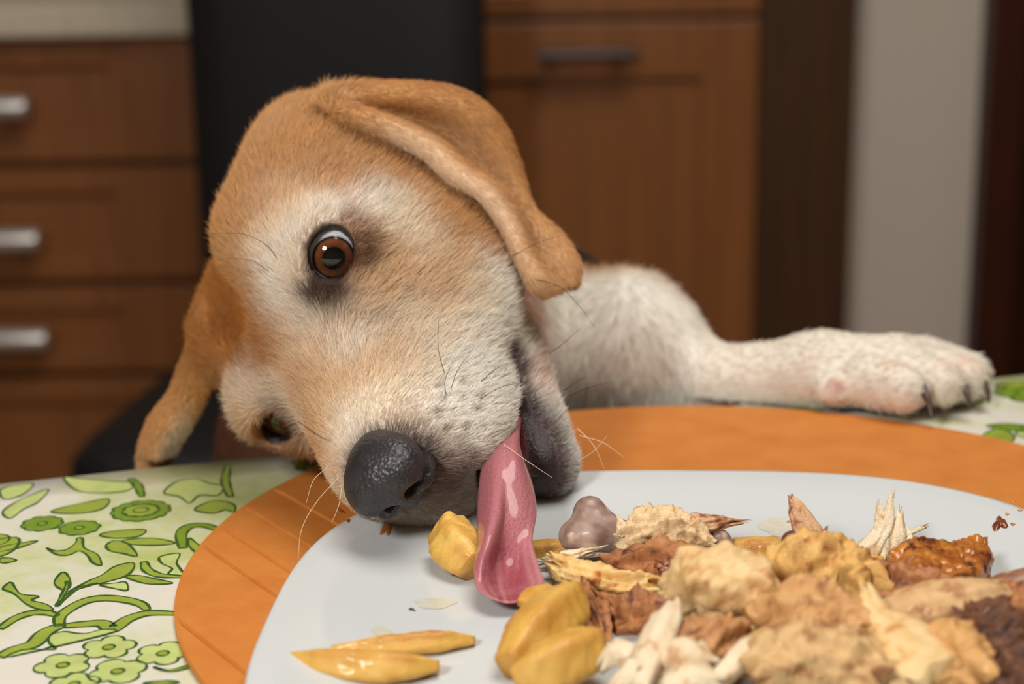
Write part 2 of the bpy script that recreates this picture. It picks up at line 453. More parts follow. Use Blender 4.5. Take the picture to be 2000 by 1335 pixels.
def shape(pts, fill=G_FILL, line=G_LINE, w=.00075, n=40):
    P = catmull([q2(p) for p in pts], n, True)
    z = zz()
    if fill: p_fill(P, fill, z)
    p_line(P, line, w, z + .00006)
def band(pts, width, fill=G_FILL, w=.00075):
    P = catmull([q2(p) for p in pts], 30); T = np.gradient(P, axis=0); T /= np.linalg.norm(T, axis=1, keepdims=True); N = np.stack([-T[:, 1], T[:, 0]], 1)
    t = np.linspace(0, 1, 30)[:, None]; ww = width * (.35 + .65 * np.sin(pi * np.clip(t * .9 + .08, 0, 1)) ** .6) / 2
    Q = np.concatenate([P + N * ww, (P - N * ww)[::-1]]); z = zz(); p_fill(Q, fill, z); p_line(Q, G_LINE, w, z + .00006)
def flower(c, r, n, rot, fill=G_PALE, line=G_LINE, world=False, w=.0007, core=.22, dp=.34):
    c = np.array(c) if world else q2(c); t = np.linspace(0, 2 * pi, 80, endpoint=False)
    rr = r * (1 - dp + dp * np.abs(np.cos(n * (t - rot) / 2)) ** .55)
    P = c + np.stack([np.cos(t), np.sin(t)], 1) * rr[:, None]; z = zz()
    p_fill(P, fill, z); p_line(P, line, w, z + .00006)
    p = c + np.stack([np.cos(t[::4]), np.sin(t[::4])], 1) * r * core
    p_fill(p, G_FILL, z + .00003); p_line(p, line, w, z + .00006)
flower((425, 828), .0078, 5, .3); flower((245, 898), .0080, 5, .9); flower((636, 852), .0078, 5, .1); flower((460, 922), .0082, 4, .6); flower((290, 972), .0070, 5, .4)
for p in ([(245, 535), (212, 575), (240, 602), (270, 595), (272, 560)], [(268, 612), (340, 572), (400, 545), (450, 512), (517, 498), (522, 520), (490, 550), (400, 577), (320, 590)],
          [(490, 553), (540, 548), (600, 560), (675, 577), (620, 582), (560, 578)], [(10, 600), (42, 574), (62, 602), (85, 622), (150, 630), (122, 645), (180, 660), (207, 684), (150, 680), (100, 658), (62, 625), (40, 612)],
          [(182, 440), (215, 452), (262, 446), (296, 420), (300, 404), (322, 402), (328, 440), (380, 465), (396, 508), (362, 498), (340, 468), (308, 452), (270, 468), (220, 466)],
          [(390, 390), (450, 374), (565, 370), (540, 395), (450, 402)], [(480, 412), (590, 402), (682, 420), (620, 430), (520, 427)], [(415, 430), (450, 412), (500, 425), (536, 472), (480, 462), (430, 452)],
          [(0, 440), (60, 425), (145, 413), (90, 435), (0, 455)], [(0, 482), (40, 480), (62, 490), (30, 498), (0, 497)], [(200, 300), (300, 270), (420, 250), (405, 285), (320, 305)],
          [(760, 292), (800, 266), (850, 255), (912, 270), (915, 300), (880, 292), (850, 302), (820, 305)], [(738, 402), (765, 420), (792, 445), (765, 456), (738, 430)],
          [(600, 905), (660, 918), (735, 900), (735, 910), (660, 924)], [(560, 970), (640, 960), (700, 966), (640, 976)]): shape(p)
for p in ([(390, 585), (440, 580), (490, 575), (497, 606), (450, 600)], [(640, 225), (690, 182), (760, 170), (820, 190), (872, 200), (850, 235), (780, 235), (740, 265), (700, 240)],
          [(45, 865), (80, 842), (130, 838), (200, 838), (215, 832), (190, 808), (200, 782), (250, 768), (300, 775), (340, 775), (400, 760), (440, 772)],
          [(625, 475), (632, 500), (672, 520), (660, 542), (720, 548), (690, 500), (700, 462)], [(250, 165), (330, 170), (430, 180), (520, 185), (500, 215), (400, 225), (300, 215)],
          [(10, 300), (60, 262), (130, 230), (190, 212), (150, 260), (90, 290), (40, 325)], [(0, 215), (60, 195), (130, 190), (90, 230), (20, 250)]): shape(p, G_PALE)
band([(0, 755), (60, 715), (120, 695), (180, 693), (225, 706)], .0036); band([(232, 745), (238, 705), (300, 662), (360, 641), (430, 637), (500, 645), (550, 660), (575, 682)], .0042)
band([(250, 745), (330, 738), (400, 735), (440, 757), (500, 718), (580, 695), (700, 697)], .0046); band([(0, 865), (50, 840), (130, 815), (170, 775), (215, 752), (255, 745)], .005)
band([(715, 440), (708, 385), (738, 357), (800, 352), (870, 378)], .004, G_DEEP); band([(562, 495), (575, 525), (622, 547), (712, 553)], .003); band([(222, 668), (238, 640), (262, 590), (262, 570)], .0012); band([(222, 668), (290, 606), (380, 578)], .001)
band([(510, 170), (540, 200), (555, 240)], .003, G_DEEP); band([(900, 240), (880, 180), (890, 120)], .003)
flower((165, 345), .0072, 9, 0, G_DEEP, dp=.16); flower((310, 362), .0070, 9, .3, G_DEEP, dp=.16); flower((550, 295), .0105, 13, 0, G_DEEP, dp=.12, core=.6); flower((550, 293), .0066, 9, 0, G_FILL, dp=.2, core=.4)
rp = random.Random(4)
def spray(c, R):                       # the same print carried on over the rest of the cloth
    for k in range(3):
        a = rp.uniform(0, 6.3); d = R * rp.uniform(.3, 1); P0 = np.array(c) + d * np.array([cos(a), sin(a)])
        if rp.random() < .45: flower(P0, rp.uniform(.009, .014), rp.choice((5, 5, 9)), rp.uniform(0, 1), rp.choice((G_PALE, G_DEEP, G_FILL)), world=True)
        else:
            L_ = rp.uniform(.018, .034); b = rp.uniform(0, 6.3); u = np.array([cos(b), sin(b)]); v = np.array([-u[1], u[0]]); w_ = L_ * rp.uniform(.16, .3)
            P = catmull([P0 - u * L_ / 2, P0 - u * L_ * .1 + v * w_, P0 + u * L_ / 2, P0 + u * L_ * .05 - v * w_], 24, True); z = zz(); p_fill(P, rp.choice((G_DEEP, G_FILL)), z); p_line(P, G_LINE, .0008, z + .00006)
MATC = np.array([.0646, .5055])
for i in range(28):
    for j in range(17):
        s_, w_ = .01 + i * .05 - .48, .02 + j * .05
        p = tab(s_, w_); q = proj([p[0], p[1], TZ])
        if s_ > .86 or s_ < -.47 or w_ > .8 or np.hypot(*(p - MATC)) < .165: continue
        if q[2] > .05 and -20 < q[0] < 470 and 900 < q[1] < 1350: continue      # already drawn above
        spray(p, .016)
pr_me = bpy.data.meshes.new('floral_print'); pr_me.from_pydata([tuple(map(float, v)) for v in PV], [], PF); set_col(pr_me, PC)
PRINT = mat('print_ink', rough=.30, spec=.45, attr='col')
n_ = NT(PRINT); a_ = [x for x in n_.t.nodes if x.type == 'ATTRIBUTE'][0]
hs_ = n_.n('ShaderNodeHueSaturation'); rm = n_.n('ShaderNodeMapRange'); rm.inputs[3].default_value = .72; rm.inputs[4].default_value = 1.3
n_.l(n_.noise(n_.coords('Object'), 130, 4), rm.inputs[0]); n_.l(rm.outputs[0], hs_.inputs['Value']); n_.l(a_.outputs[0], hs_.inputs['Color']); n_.base(hs_.outputs[0])
fp = link('floral_print', pr_me, cl, PRINT, False); fp.matrix_parent_inverse = Matrix.LocRotScale(cl.location, cl.rotation_euler, (1, 1, 1)).inverted(); fp['kind'] = 'stuff'
# ---- round orange mat with scored lines
ORG = mat('orange_felt_foam', srgb(214, 124, 40), .62, .3); n_ = NT(ORG); v_ = n_.coords('Object')
f1 = n_.noise(v_, 60, 5, .6); f2 = n_.noise(v_, 900, 3, .6)
n_.base(n_.ramp(f1, [(.3, srgb(188, 112, 46)), (.7, srgb(200, 126, 56))])); n_.bump(f2, .35, .0005)
def matmesh():
    R = .17; ca, sa = cos(radians(-55)), sin(radians(-55)); d = np.array([ca, sa]); n = np.array([-sa, ca])
    s0 = MATC @ n; lines = [x - s0 for x in (.170, .1857, .2172, .2295, .2449, .262)]
    xs = set(np.round(-R * np.cos(np.linspace(.02, pi - .02, 90)), 6))
    for l in lines: xs |= {round(l + k, 6) for k in (-.0008, -.0004, 0, .0004, .0008)}
    xs = np.array(sorted(x for x in xs if abs(x) < R - 1e-4)); ny = 41
    V_, F_ = [], []
    for x in xs:
        yl = math.sqrt(R * R - x * x); g = min([abs(x - l) for l in lines]); dep = .0014 * max(0, 1 - g / .0008)
        for k in range(ny):
            t = -1 + 2 * k / (ny - 1); e = .0006 * max(0, (abs(t) - .985) / .015)
            V_.append((*(MATC + n * x + d * yl * t), TZ + .0026 - (dep if abs(t) < .995 else 0) - e))
    N_ = len(V_)
    for i in range(len(xs) - 1):
        for k in range(ny - 1): F_.append((i*ny+k, i*ny+k+1, (i+1)*ny+k+1, (i+1)*ny+k))
    rim = [k for k in range(ny)] + [i*ny+ny-1 for i in range(1, len(xs))] + [(len(xs)-1)*ny+k for k in range(ny-2, -1, -1)] + [i*ny for i in range(len(xs)-2, 0, -1)]
    b = len(V_); V_ += [(V_[i][0], V_[i][1], TZ + .0004) for i in rim]; m_ = len(rim)
    for a in range(m_): F_.append((rim[a], rim[(a+1) % m_], b+(a+1) % m_, b+a))
    me = bpy.data.meshes.new('placemat'); me.from_pydata([tuple(map(float, v)) for v in V_], [], F_)
    bm = bmesh.new(); bm.from_mesh(me); bmesh.ops.recalc_face_normals(bm, faces=bm.faces); bm.to_mesh(me); bm.free(); return me
pm = link('placemat', matmesh(), None, ORG, False); tag(pm, 'round orange placemat with scored lines lying under the plate', 'placemat')
# ---- plate
PC_ = np.array([.054237, .437834]); PA = .1242; PT = -.0535; PN = 2.87
PORC = mat('glazed_porcelain', srgb(199, 203, 204), .12, .5)
def plate_z(u):                        # height of the upper side at radius fraction u
    return TZ + .0078 + .0058 * float(sstep0(.66, 1.0, u))
def sstep0(a, b, x): t = min(max((x - a) / (b - a), 0), 1); return t * t * (3 - 2 * t)
prof = [(0, 0)] + [(u, plate_z(u) - TZ) for u in np.linspace(.1, .985, 34)] + [(.995, .0137), (1.0, .0131), (.998, .0120), (.985, .0112), (.9, .0086), (.75, .0048), (.68, .0028), (.64, .0028), (.62, .0042), (.3, .0048), (.0, .0048)]
prof[0] = (0.0, plate_z(0) - TZ)
na = 160; VV, FF = [], []
for (u, z) in prof:
    for k in range(na):
        a = 2 * pi * k / na; c, s_ = cos(a), sin(a); r = PA * u * (abs(c) ** PN + abs(s_) ** PN) ** (-1 / PN)
        x, y = r * c, r * s_; VV.append((PC_[0] + x * cos(PT) - y * sin(PT), PC_[1] + x * sin(PT) + y * cos(PT), TZ + z))
for i in range(len(prof) - 1):
    for k in range(na): FF.append((i*na+k, i*na+(k+1) % na, (i+1)*na+(k+1) % na, (i+1)*na+k))
plate = link('plate', mesh_np('plate', np.array(VV), np.array(FF)), None, PORC)
tag(plate, 'white rounded square plate with chicken scraps and potato wedges on it', 'plate')
# ================================================================== food
def wetmat(name, rough, coat=.3, sss=.0, bump=0., bscale=700):
    m = mat(name, rough=rough, spec=.5, attr='col'); b = m.node_tree.nodes['Principled BSDF']
    b.inputs['Coat Weight'].default_value = coat; b.inputs['Coat Roughness'].default_value = .12
    if sss:
        b.inputs['Subsurface Weight'].default_value = sss; b.inputs['Subsurface Radius'].default_value = (.9, .5, .25); b.inputs['Subsurface Scale'].default_value = .003
    if bump:
        n = NT(m); n.bump(n.noise(n.coords('Object'), bscale, 4, .6), bump, .0006)
    return m
POTATO = wetmat('fried_potato', .42, .18, .2, .6, 1500)
MEAT = wetmat('cooked_chicken', .48, .10, .12, .9, 1600)
SKINM = wetmat('roast_skin', .25, .55, .1, .5, 500)
BONE = wetmat('cooked_bone', .42, .12, .1, .25, 700)
def P3(pts): return np.array([at(*p) for p in pts])
def loft(pts, w, h, n=20, m=28, sq=2.6, twist=0., fib=0., fibn=9, rag=0., noise=0., nscale=150, seed=1, roll=0.):
    """solid along a spine: half widths w, half heights h (per control point), optional fibres along it and ragged ends"""
    C = catmull(pts, m); k = len(pts)
    ww = catmull(np.array(w)[:, None] * np.ones((1, 1)), m)[:, 0] if len(w) > 2 else np.linspace(w[0], w[-1], m)
    hh_ = catmull(np.array(h)[:, None] * np.ones((1, 1)), m)[:, 0] if len(h) > 2 else np.linspace(h[0], h[-1], m)
    T = np.gradient(C, axis=0); T /= np.linalg.norm(T, axis=1, keepdims=True)
    rng = np.random.default_rng(seed); ph = rng.uniform(0, 6.3, 4)
    side = np.cross(T, [0, 0, 1.]); side /= np.linalg.norm(side, axis=1, keepdims=True) + 1e-9; upv = np.cross(side, T)
    a = np.arange(n) * 2 * pi / n; V_ = []; U = []
    for i in range(m):
        t = i / (m - 1); r_ = roll + twist * t
        s_ = side[i] * cos(r_) + upv[i] * sin(r_); u_ = -side[i] * sin(r_) + upv[i] * cos(r_)
        c, s2 = np.cos(a), np.sin(a); rr = (np.abs(c) ** sq + np.abs(s2) ** sq) ** (-1 / sq)
        f = 1 + fib * (np.sin(a * fibn + ph[0] + 2.2 * sin(t * 5 + ph[1])) * .6 + np.sin(a * (fibn * 2 + 1) + ph[2] + 3 * t) * .4)
        e = rag * (max(0, 1 - t / .16) + max(0, (t - .84) / .16)) * (np.sin(a * 3 + ph[3]) + np.sin(a * 5 + ph[1]) + np.sin(a * 8 + ph[0])) * .5
        V_.append(C[i] + (c * rr * f * max(ww[i], 2e-4))[:, None] * s_ + (s2 * rr * f * max(hh_[i], 2e-4))[:, None] * u_ + e[:, None] * T[i] * (-1 if t < .5 else 1))
        U.append(np.stack([np.full(n, t), a], 1))
    V_ = np.concatenate(V_)
    if noise: 
        d = (.6 * fbm(V_, nscale * 2.2, 3, seed) + .55 * fbm(V_, nscale * 7, 3, seed + .4))[:, None]; cc = np.repeat(C, n, 0); V_ = V_ + (V_ - cc) * d * noise
    U = np.concatenate(U)
    F_ = [(i*n+j, i*n+(j+1) % n, (i+1)*n+(j+1) % n, (i+1)*n+j) for i in range(m-1) for j in range(n)]
    b = len(V_); V_ = np.concatenate([V_, V_[:n].mean(0, keepdims=True), V_[-n:].mean(0, keepdims=True)]); U = np.concatenate([U, [[0, 0], [1, 0]]])
    F_ += [(b, (j+1) % n, j, j) for j in range(n)] + [(b+1, (m-1)*n+j, (m-1)*n+(j+1) % n, (m-1)*n+(j+1) % n) for j in range(n)]
    return V_, F_, U
def mk(name, V_, F_, cols, mt, label, cat, group=None, parent=None, wrinkle=0):
    me = bpy.data.meshes.new(name); me.from_pydata([tuple(map(float, v)) for v in V_], [], [tuple(dict.fromkeys(map(int, f))) for f in F_])
    set_col(me, cols)
    o = link(name, me, parent, mt)
    if label: tag(o, label, cat, group)
    return o
Y1, Y2, Y3 = srgb(224, 180, 90), srgb(206, 150, 54), srgb(176, 106, 36)
def wedge(pts, w, h, label, seed=1, roll=.3, brown=.3, sq=5., base=None):
    V_, F_, U = loft(P3(pts), w, h, 36, 48, sq, noise=.10, nscale=170, seed=seed, roll=roll)
    f = fbm(V_, 500, 4, seed + .5); e = np.abs(np.sin(U[:, 1] * 2 + roll)); endk = np.maximum(0, 1 - np.minimum(U[:, 0], 1 - U[:, 0]) / .12)
    c = mix(np.tile(base or Y1, (len(V_), 1)), np.array(Y2), .5 + .5 * f)
    edge = sstep(.72, 1, np.maximum(e, endk) + .25 * f)
    c = mix(c, np.array(Y3), edge * brown)
    return mk('potato_wedge', V_, F_, c, POTATO, label, 'potato wedge', 'potato wedges on the plate')
M1, M2, M3, M4 = srgb(238, 210, 166), srgb(220, 176, 120), srgb(176, 112, 60), srgb(110, 60, 34)
def meat(name, pts, w, h, label, pal=(M1, M2, M3), seed=1, fib=.16, fibn=7, rag=.004, noise=.25, nscale=120, mt=None, sq=2.2, twist=.6, n=56, m=80, roll=0., cat='chicken piece', group='chicken scraps on the plate'):
    V_, F_, U = loft(P3(pts), w, h, n, m, sq, twist, fib, fibn, rag, noise, nscale, seed, roll)
    f = .5 * fbm(V_, 330, 3, seed + .3) + .6 * fbm(V_, 1000, 3, seed + .4); g = fbm(V_, 1700, 2, seed + .7); s_ = np.sin(U[:, 1] * fibn * 2 + 6 * U[:, 0] + seed) * .6 + g * .6
    c = mix(np.tile(pal[0], (len(V_), 1)), np.array(pal[1]), .45 + .5 * f + .25 * s_)
    c = mix(c, np.array(pal[2]), sstep(.18, .75, f + .3 * g) * .95)
    return mk(name, V_, F_, c, mt or MEAT, label, cat, group)
# --- potato wedges
wedge([(872, 1032, .530), (895, 1070, .522), (930, 1108, .515)], [.0045, .0072, .0055], [.0062, .0068, .0045], 'thick pale potato wedge lying under the left side of the tongue', 2, .5, .18, base=srgb(238, 196, 104))
wedge([(1030, 1082, .537), (1075, 1078, .537), (1125, 1074, .537)], [.0042, .0046, .004], [.0035, .004, .003], 'thin golden potato strip behind the tongue beside the bone', 3, .2, .4)
wedge([(1020, 1180, .4875), (1044, 1168, .4905), (1078, 1150, .494)], [.0025, .0045, .003], [.0012, .002, .0015], 'flat sliver of potato under the curled tip of the tongue', 4, 0, .3)
wedge([(612, 1274, .466), (740, 1264, .468), (850, 1254, .470), (928, 1250, .471)], [.0008, .0050, .0055, .0012], [.0010, .0028, .0032, .0012], 'potato wedge lying behind another at the left of the plate', 5, .5, .5)
wedge([(556, 1280, .459), (640, 1296, .4555), (760, 1305, .452), (858, 1300, .453)], [.0008, .0060, .0062, .0018], [.0008, .0038, .0042, .0016], 'golden potato wedge nearest the left rim, in front of its twin', 6, .55, .35)
wedge([(995, 1300, .449), (1050, 1230, .462), (1110, 1180, .474), (1138, 1168, .478)], [.0035, .0070, .0062, .0022], [.004, .0066, .006, .003], 'big golden potato wedge leaning on the chicken at the near left of the pile', 7, .5, .3)
wedge([(1004, 1330, .437), (1075, 1300, .438), (1150, 1265, .446), (1172, 1256, .449)], [.003, .0062, .0055, .002], [.0035, .0062, .0058, .003], 'golden potato wedge under the leaning one, at the bottom edge of the picture', 8, .3, .3)
wedge([(1410, 1078, .530), (1480, 1080, .528), (1545, 1082, .526)], [.004, .0058, .005], [.0042, .0050, .0042], 'potato strip with dark browned top edge behind the pile', 9, .2, .75)
wedge([(1540, 1062, .535), (1590, 1062, .535), (1650, 1058, .536)], [.003, .0035, .003], [.002, .0025, .002], 'small potato strip behind the upright shred', 10, .2, .35)
wedge([(1610, 1085, .520), (1665, 1098, .515), (1722, 1108, .512)], [.0035, .0050, .004], [.003, .0038, .003], 'pale brown potato slice between the upright shred and the crisp skin', 11, .1, .5, base=srgb(214, 160, 84))
# --- bones
def bone(parts, label, colr=(srgb(168, 142, 128), srgb(128, 98, 86), srgb(196, 170, 148)), h=.0006, seed=1):
    pr = [Cap(at(*a), at(*b), ra, rb, k=.004) for a, b, ra, rb in parts]
    lo = np.min([np.minimum(p.a, p.b) - .012 for p in pr], 0); hi = np.max([np.maximum(p.a, p.b) + .012 for p in pr], 0)
    v, q = sculpt(pr, lo, hi, h); v = relax(v, q, 2)
    f = fbm(v, 700, 3, seed); c = mix(np.tile(colr[0], (len(v), 1)), np.array(colr[1]), .5 + .7 * f); c = mix(c, np.array(colr[2]), sstep(.3, .8, fbm(v, 500, 3, seed + 1)))
    o = link('chicken_bone', mesh_np('chicken_bone', v, q, c), None, BONE); tag(o, label, 'bone', 'bones on the plate'); return o
bone([((1152, 1000, .532), (1168, 1030, .531), .0052, .0056), ((1122, 1046, .529), (1150, 1052, .529), .0050, .0056), ((1168, 1036, .531), (1240, 1052, .529), .0058, .0042), ((1240, 1052, .529), (1400, 1064, .526), .0042, .0038), ((1398, 1062, .525), (1404, 1074, .524), .0046, .0042)],
     'grey knobbly leg bone with torn meat on it, at the far left of the pile')
bone([((1548, 1058, .516), (1556, 1090, .514), .0036, .0042)], 'small dark bone end poking up below the upright shred', (srgb(120, 88, 84), srgb(92, 62, 60), srgb(150, 118, 110)), seed=3)
bone([((1672, 1138, .494), (1690, 1142, .492), .0038, .0042)], 'dark bone knuckle showing beside the crisp brown skin', (srgb(96, 66, 62), srgb(72, 48, 48), srgb(120, 92, 88)), seed=4)
bone([((1965, 1160, .47), (2040, 1150, .47), .006, .007)], 'brown bone end at the right edge beside the dark meat', (srgb(150, 104, 74), srgb(116, 74, 50), srgb(180, 136, 104)), seed=5)
# --- torn meat
PK = (srgb(226, 184, 142), srgb(198, 142, 98), srgb(150, 88, 56)); YL = (srgb(240, 208, 142), srgb(222, 168, 84), srgb(172, 98, 38)); WH = (srgb(244, 226, 196), srgb(232, 204, 164), srgb(206, 160, 110))
BR = (srgb(190, 128, 76), srgb(146, 84, 44), srgb(92, 46, 24)); DK = (srgb(120, 74, 46), srgb(84, 50, 32), srgb(54, 30, 22))
S = 'chicken_shred'; K = 'chicken_chunk'
meat(S, [(1290, 1040, .524), (1350, 1026, .524), (1400, 1020, .525), (1437, 1018, .526)], [.0045, .0048, .0032, .0006], [.004, .0036, .0024, .0006], 'pinkish pointed strip of meat on the leg bone', PK, 1)
meat(S, [(1215, 1056, .524), (1270, 1040, .521), (1330, 1040, .520), (1390, 1066, .519)], [.0035, .0055, .0058, .003], [.0045, .0062, .0058, .003], 'torn meat wrapped round the middle of the leg bone', (M1, M2, M3), 2, .25, 6, .003, .45, 200)
for i, (a, b) in enumerate([((1286, 1036), (1284, 996)), ((1262, 1040), (1240, 1012)), ((1308, 1034), (1318, 1008)), ((1222, 1046), (1208, 1010))]):
    meat(S, [(*a, .522), ((a[0]+b[0]) / 2, (a[1]+b[1]) / 2, .522), (*b, .523)], [.0026, .0018, .0004], [.002, .0014, .0004], ('tallest thin spike of meat standing on the leg bone', 'short spike of meat on the bone, left of the tallest spike', 'short spike of meat on the bone, right of the tallest spike', 'pale square flake of meat next to the bone knob')[i], WH if i else YL, 3 + i, .12, 5, .001, .15)
meat(S, [(1590, 1085, .515), (1578, 1040, .517), (1560, 1000, .519), (1546, 970, .521)], [.0048, .0044, .0030, .0008], [.002, .002, .0016, .0006], 'tan upright strip of meat with a pointed top behind the pile', PK, 8, .1, 6, .001, .12)
meat(S, [(1600, 1060, .516), (1608, 1045, .516), (1615, 1028, .517)], [.0018, .0014, .0003], [.001, .001, .0003], 'tiny spike of meat right of the upright strip', PK, 9, .1, 5, .0005, .1)
for i, (a, b, c) in enumerate([((1700, 1092), (1728, 1040), (1742, 968)), ((1722, 1096), (1722, 1040), (1716, 984)), ((1745, 1098), (1752, 1045), (1758, 1000)), ((1770, 1098), (1772, 1060), (1764, 1022)), ((1690, 1080), (1712, 1046), (1728, 1010)), ((1745, 1062), (1775, 1042), (1806, 1028))]):
    meat(S, [(*a, .516), (*b, .517), (*c, .519)], ([.0030, .0026, .0006], [.0008, .0007, .0006])[i == 5], ([.003, .0022, .0006], [.0008, .0007, .0006])[i == 5],
         ('tallest white fibre of the fan-shaped breast scrap', 'white fibre with a frayed top at the left of the fan', 'broad white fibre in the middle of the fan', 'short white fibre at the right of the fan', 'outermost left fibre of the white fan', 'hair-thin white thread sticking out right of the fan')[i], WH, 11 + i, .22, 5, .002, .12, m=30, n=20)
meat(S, [(1070, 1094, .523), (1110, 1086, .522), (1155, 1078, .522)], [.002, .0034, .002], [.0012, .0018, .0012], 'pale flat flake at the far left tip of the pile', WH, 18)
meat(S, [(1028, 1140, .503), (1065, 1158, .499), (1112, 1168, .497)], [.0008, .0034, .004], [.0006, .002, .003], 'pale pointed flake touching the tip of the tongue', YL, 19)
meat(K, [(1082, 1096, .516), (1140, 1128, .508), (1220, 1150, .502), (1312, 1150, .500)], [.0030, .0062, .0072, .004], [.0028, .0045, .0052, .003], 'yellow torn slab of meat slanting below the leg bone', YL, 20, .22, 6, .004, .35, 150)
meat(K, [(1195, 1112, .510), (1260, 1100, .508), (1330, 1108, .505), (1400, 1120, .503)], [.004, .0052, .006, .004], [.004, .0055, .006, .004], 'dark brown lump of meat just under the leg bone', BR, 21, .2, 5, .003, .4, 180)
meat(K, [(1180, 1190, .488), (1230, 1215, .482), (1290, 1225, .478), (1330, 1250, .474)], [.004, .0062, .007, .005], [.0045, .007, .007, .005], 'stringy red-brown meat beside the big potato wedge', BR, 22, .3, 8, .004, .4, 200)
meat(K, [(1130, 1160, .495), (1150, 1200, .484), (1175, 1250, .474)], [.0038, .0048, .003], [.004, .005, .003], 'brown scrap wedged against the leaning potato wedge', BR, 23, .25, 7, .003, .3)
meat(K, [(1315, 1175, .468), (1370, 1150, .466), (1440, 1165, .462), (1520, 1215, .458)], [.0060, .0120, .0130, .007], [.005, .0105, .0115, .006], 'large cream chunk of breast meat near the front of the pile', (srgb(238, 206, 154), srgb(224, 180, 116), srgb(196, 138, 76)), 24, .12, 5, .004, .3, 90)
meat(K, [(1500, 1160, .478), (1560, 1130, .480), (1640, 1130, .480), (1700, 1170, .474)], [.005, .0105, .011, .006], [.006, .0105, .0105, .006], 'golden brown chunk in the middle of the pile', (srgb(228, 184, 108), srgb(206, 146, 74), srgb(158, 94, 42)), 25, .15, 5, .004, .35, 110)
meat(K, [(1350, 1120, .492), (1400, 1105, .492), (1450, 1102, .492)], [.004, .005, .0035], [.004, .005, .0035], 'small pale knob of meat on top of the large cream chunk', (M1, M2, M3), 26, .15, 5, .003, .3)
meat(K, [(1730, 1215, .452), (1800, 1190, .452), (1880, 1175, .452), (1955, 1160, .455)], [.005, .0085, .0088, .005], [.0045, .0066, .0066, .004], 'long smooth pinkish-tan piece lying across the right of the pile', (srgb(224, 186, 134), srgb(206, 160, 108), srgb(176, 122, 76)), 27, .05, 4, .002, .12, 60)
meat(K, [(1692, 1148, .446), (1715, 1205, .440), (1770, 1270, .432), (1820, 1350, .422)], [.0012, .0056, .0105, .0125], [.001, .004, .008, .010], 'cream triangular piece with a sharp top corner at the front of the pile', (srgb(242, 212, 158), srgb(228, 184, 120), srgb(208, 150, 84)), 28, .06, 4, .002, .12, 60)
meat(K, [(1880, 1215, .442), (1930, 1250, .436), (1975, 1310, .428), (2010, 1370, .42)], [.006, .010, .0115, .010], [.006, .010, .0105, .009], 'very dark brown meat at the lower right corner', DK, 29, .2, 6, .004, .4, 150)
meat(K, [(1925, 1180, .462), (1975, 1195, .456), (2040, 1225, .45)], [.005, .008, .008], [.005, .0075, .008], 'brown fibrous lump against the right edge of the picture', BR, 30, .2, 6, .004, .3, 150)
meat(K, [(1480, 1230, .448), (1560, 1215, .446), (1640, 1240, .442), (1700, 1290, .436)], [.007, .011, .0115, .008], [.007, .0105, .011, .008], 'orange-brown chunk in front of the golden brown one', (srgb(218, 170, 110), srgb(192, 134, 76), srgb(138, 82, 42)), 31, .12, 5, .004, .3, 100)
meat(K, [(1480, 1330, .424), (1560, 1290, .426), (1640, 1300, .424), (1720, 1350, .418)], [.007, .0105, .0105, .008], [.007, .0095, .010, .008], 'pale tan chunk along the bottom edge of the picture', (srgb(222, 186, 132), srgb(202, 156, 100), srgb(156, 102, 58)), 32, .12, 5, .004, .3, 100)
meat(K, [(1300, 1330, .428), (1380, 1270, .440), (1450, 1250, .446)], [.005, .0072, .006], [.005, .0072, .006], 'brown scrap behind the curled pale strands', (srgb(204, 150, 96), srgb(166, 108, 62), srgb(120, 70, 40)), 33, .2, 6, .004, .35)
meat(K, [(1700, 1130, .488), (1780, 1160, .478), (1870, 1190, .470)], [.007, .009, .007], [.006, .008, .006], 'brown meat under the crisp skin', BR, 34, .2, 6, .004, .3)
meat(K, [(1780, 1330, .424), (1860, 1290, .428), (1920, 1340, .420)], [.006, .0095, .007], [.006, .009, .007], 'tan lump between the triangular piece and the dark meat', (srgb(224, 174, 108), srgb(196, 140, 80), srgb(150, 96, 54)), 35, .15, 5, .004, .3)
for i, (pts, w) in enumerate([([(1180, 1300, .436), (1205, 1275, .436), (1240, 1290, .434), (1232, 1330, .430)], .0034), ([(1250, 1345, .424), (1270, 1280, .430), (1300, 1220, .440), (1318, 1180, .448)], .0040), ([(1290, 1300, .430), (1340, 1280, .430), (1390, 1300, .428)], .0058),
                              ([(1380, 1345, .420), (1420, 1310, .424), (1470, 1262, .432), (1480, 1300, .428)], .0030), ([(1200, 1345, .424), (1240, 1310, .428), (1290, 1270, .434)], .0030), ([(1300, 1345, .420), (1350, 1325, .422), (1410, 1335, .420)], .0045)]):
    meat(S, pts, [w * .6] + [w] * (len(pts) - 2) + [w * .5], [w * .5] + [w * .9] * (len(pts) - 2) + [w * .4],
         ('pale curled strand next to the lower potato wedge', 'long pale strand rising along the left of the large cream chunk', 'plump pale flake below the large cream chunk', 'thin curled strand looping at the bottom of the pile', 'pale strand crossing the bottom edge left of the others', 'pale flake cut by the bottom edge of the picture')[i], WH, 40 + i, .16, 5, .002, .15, n=20, m=34)
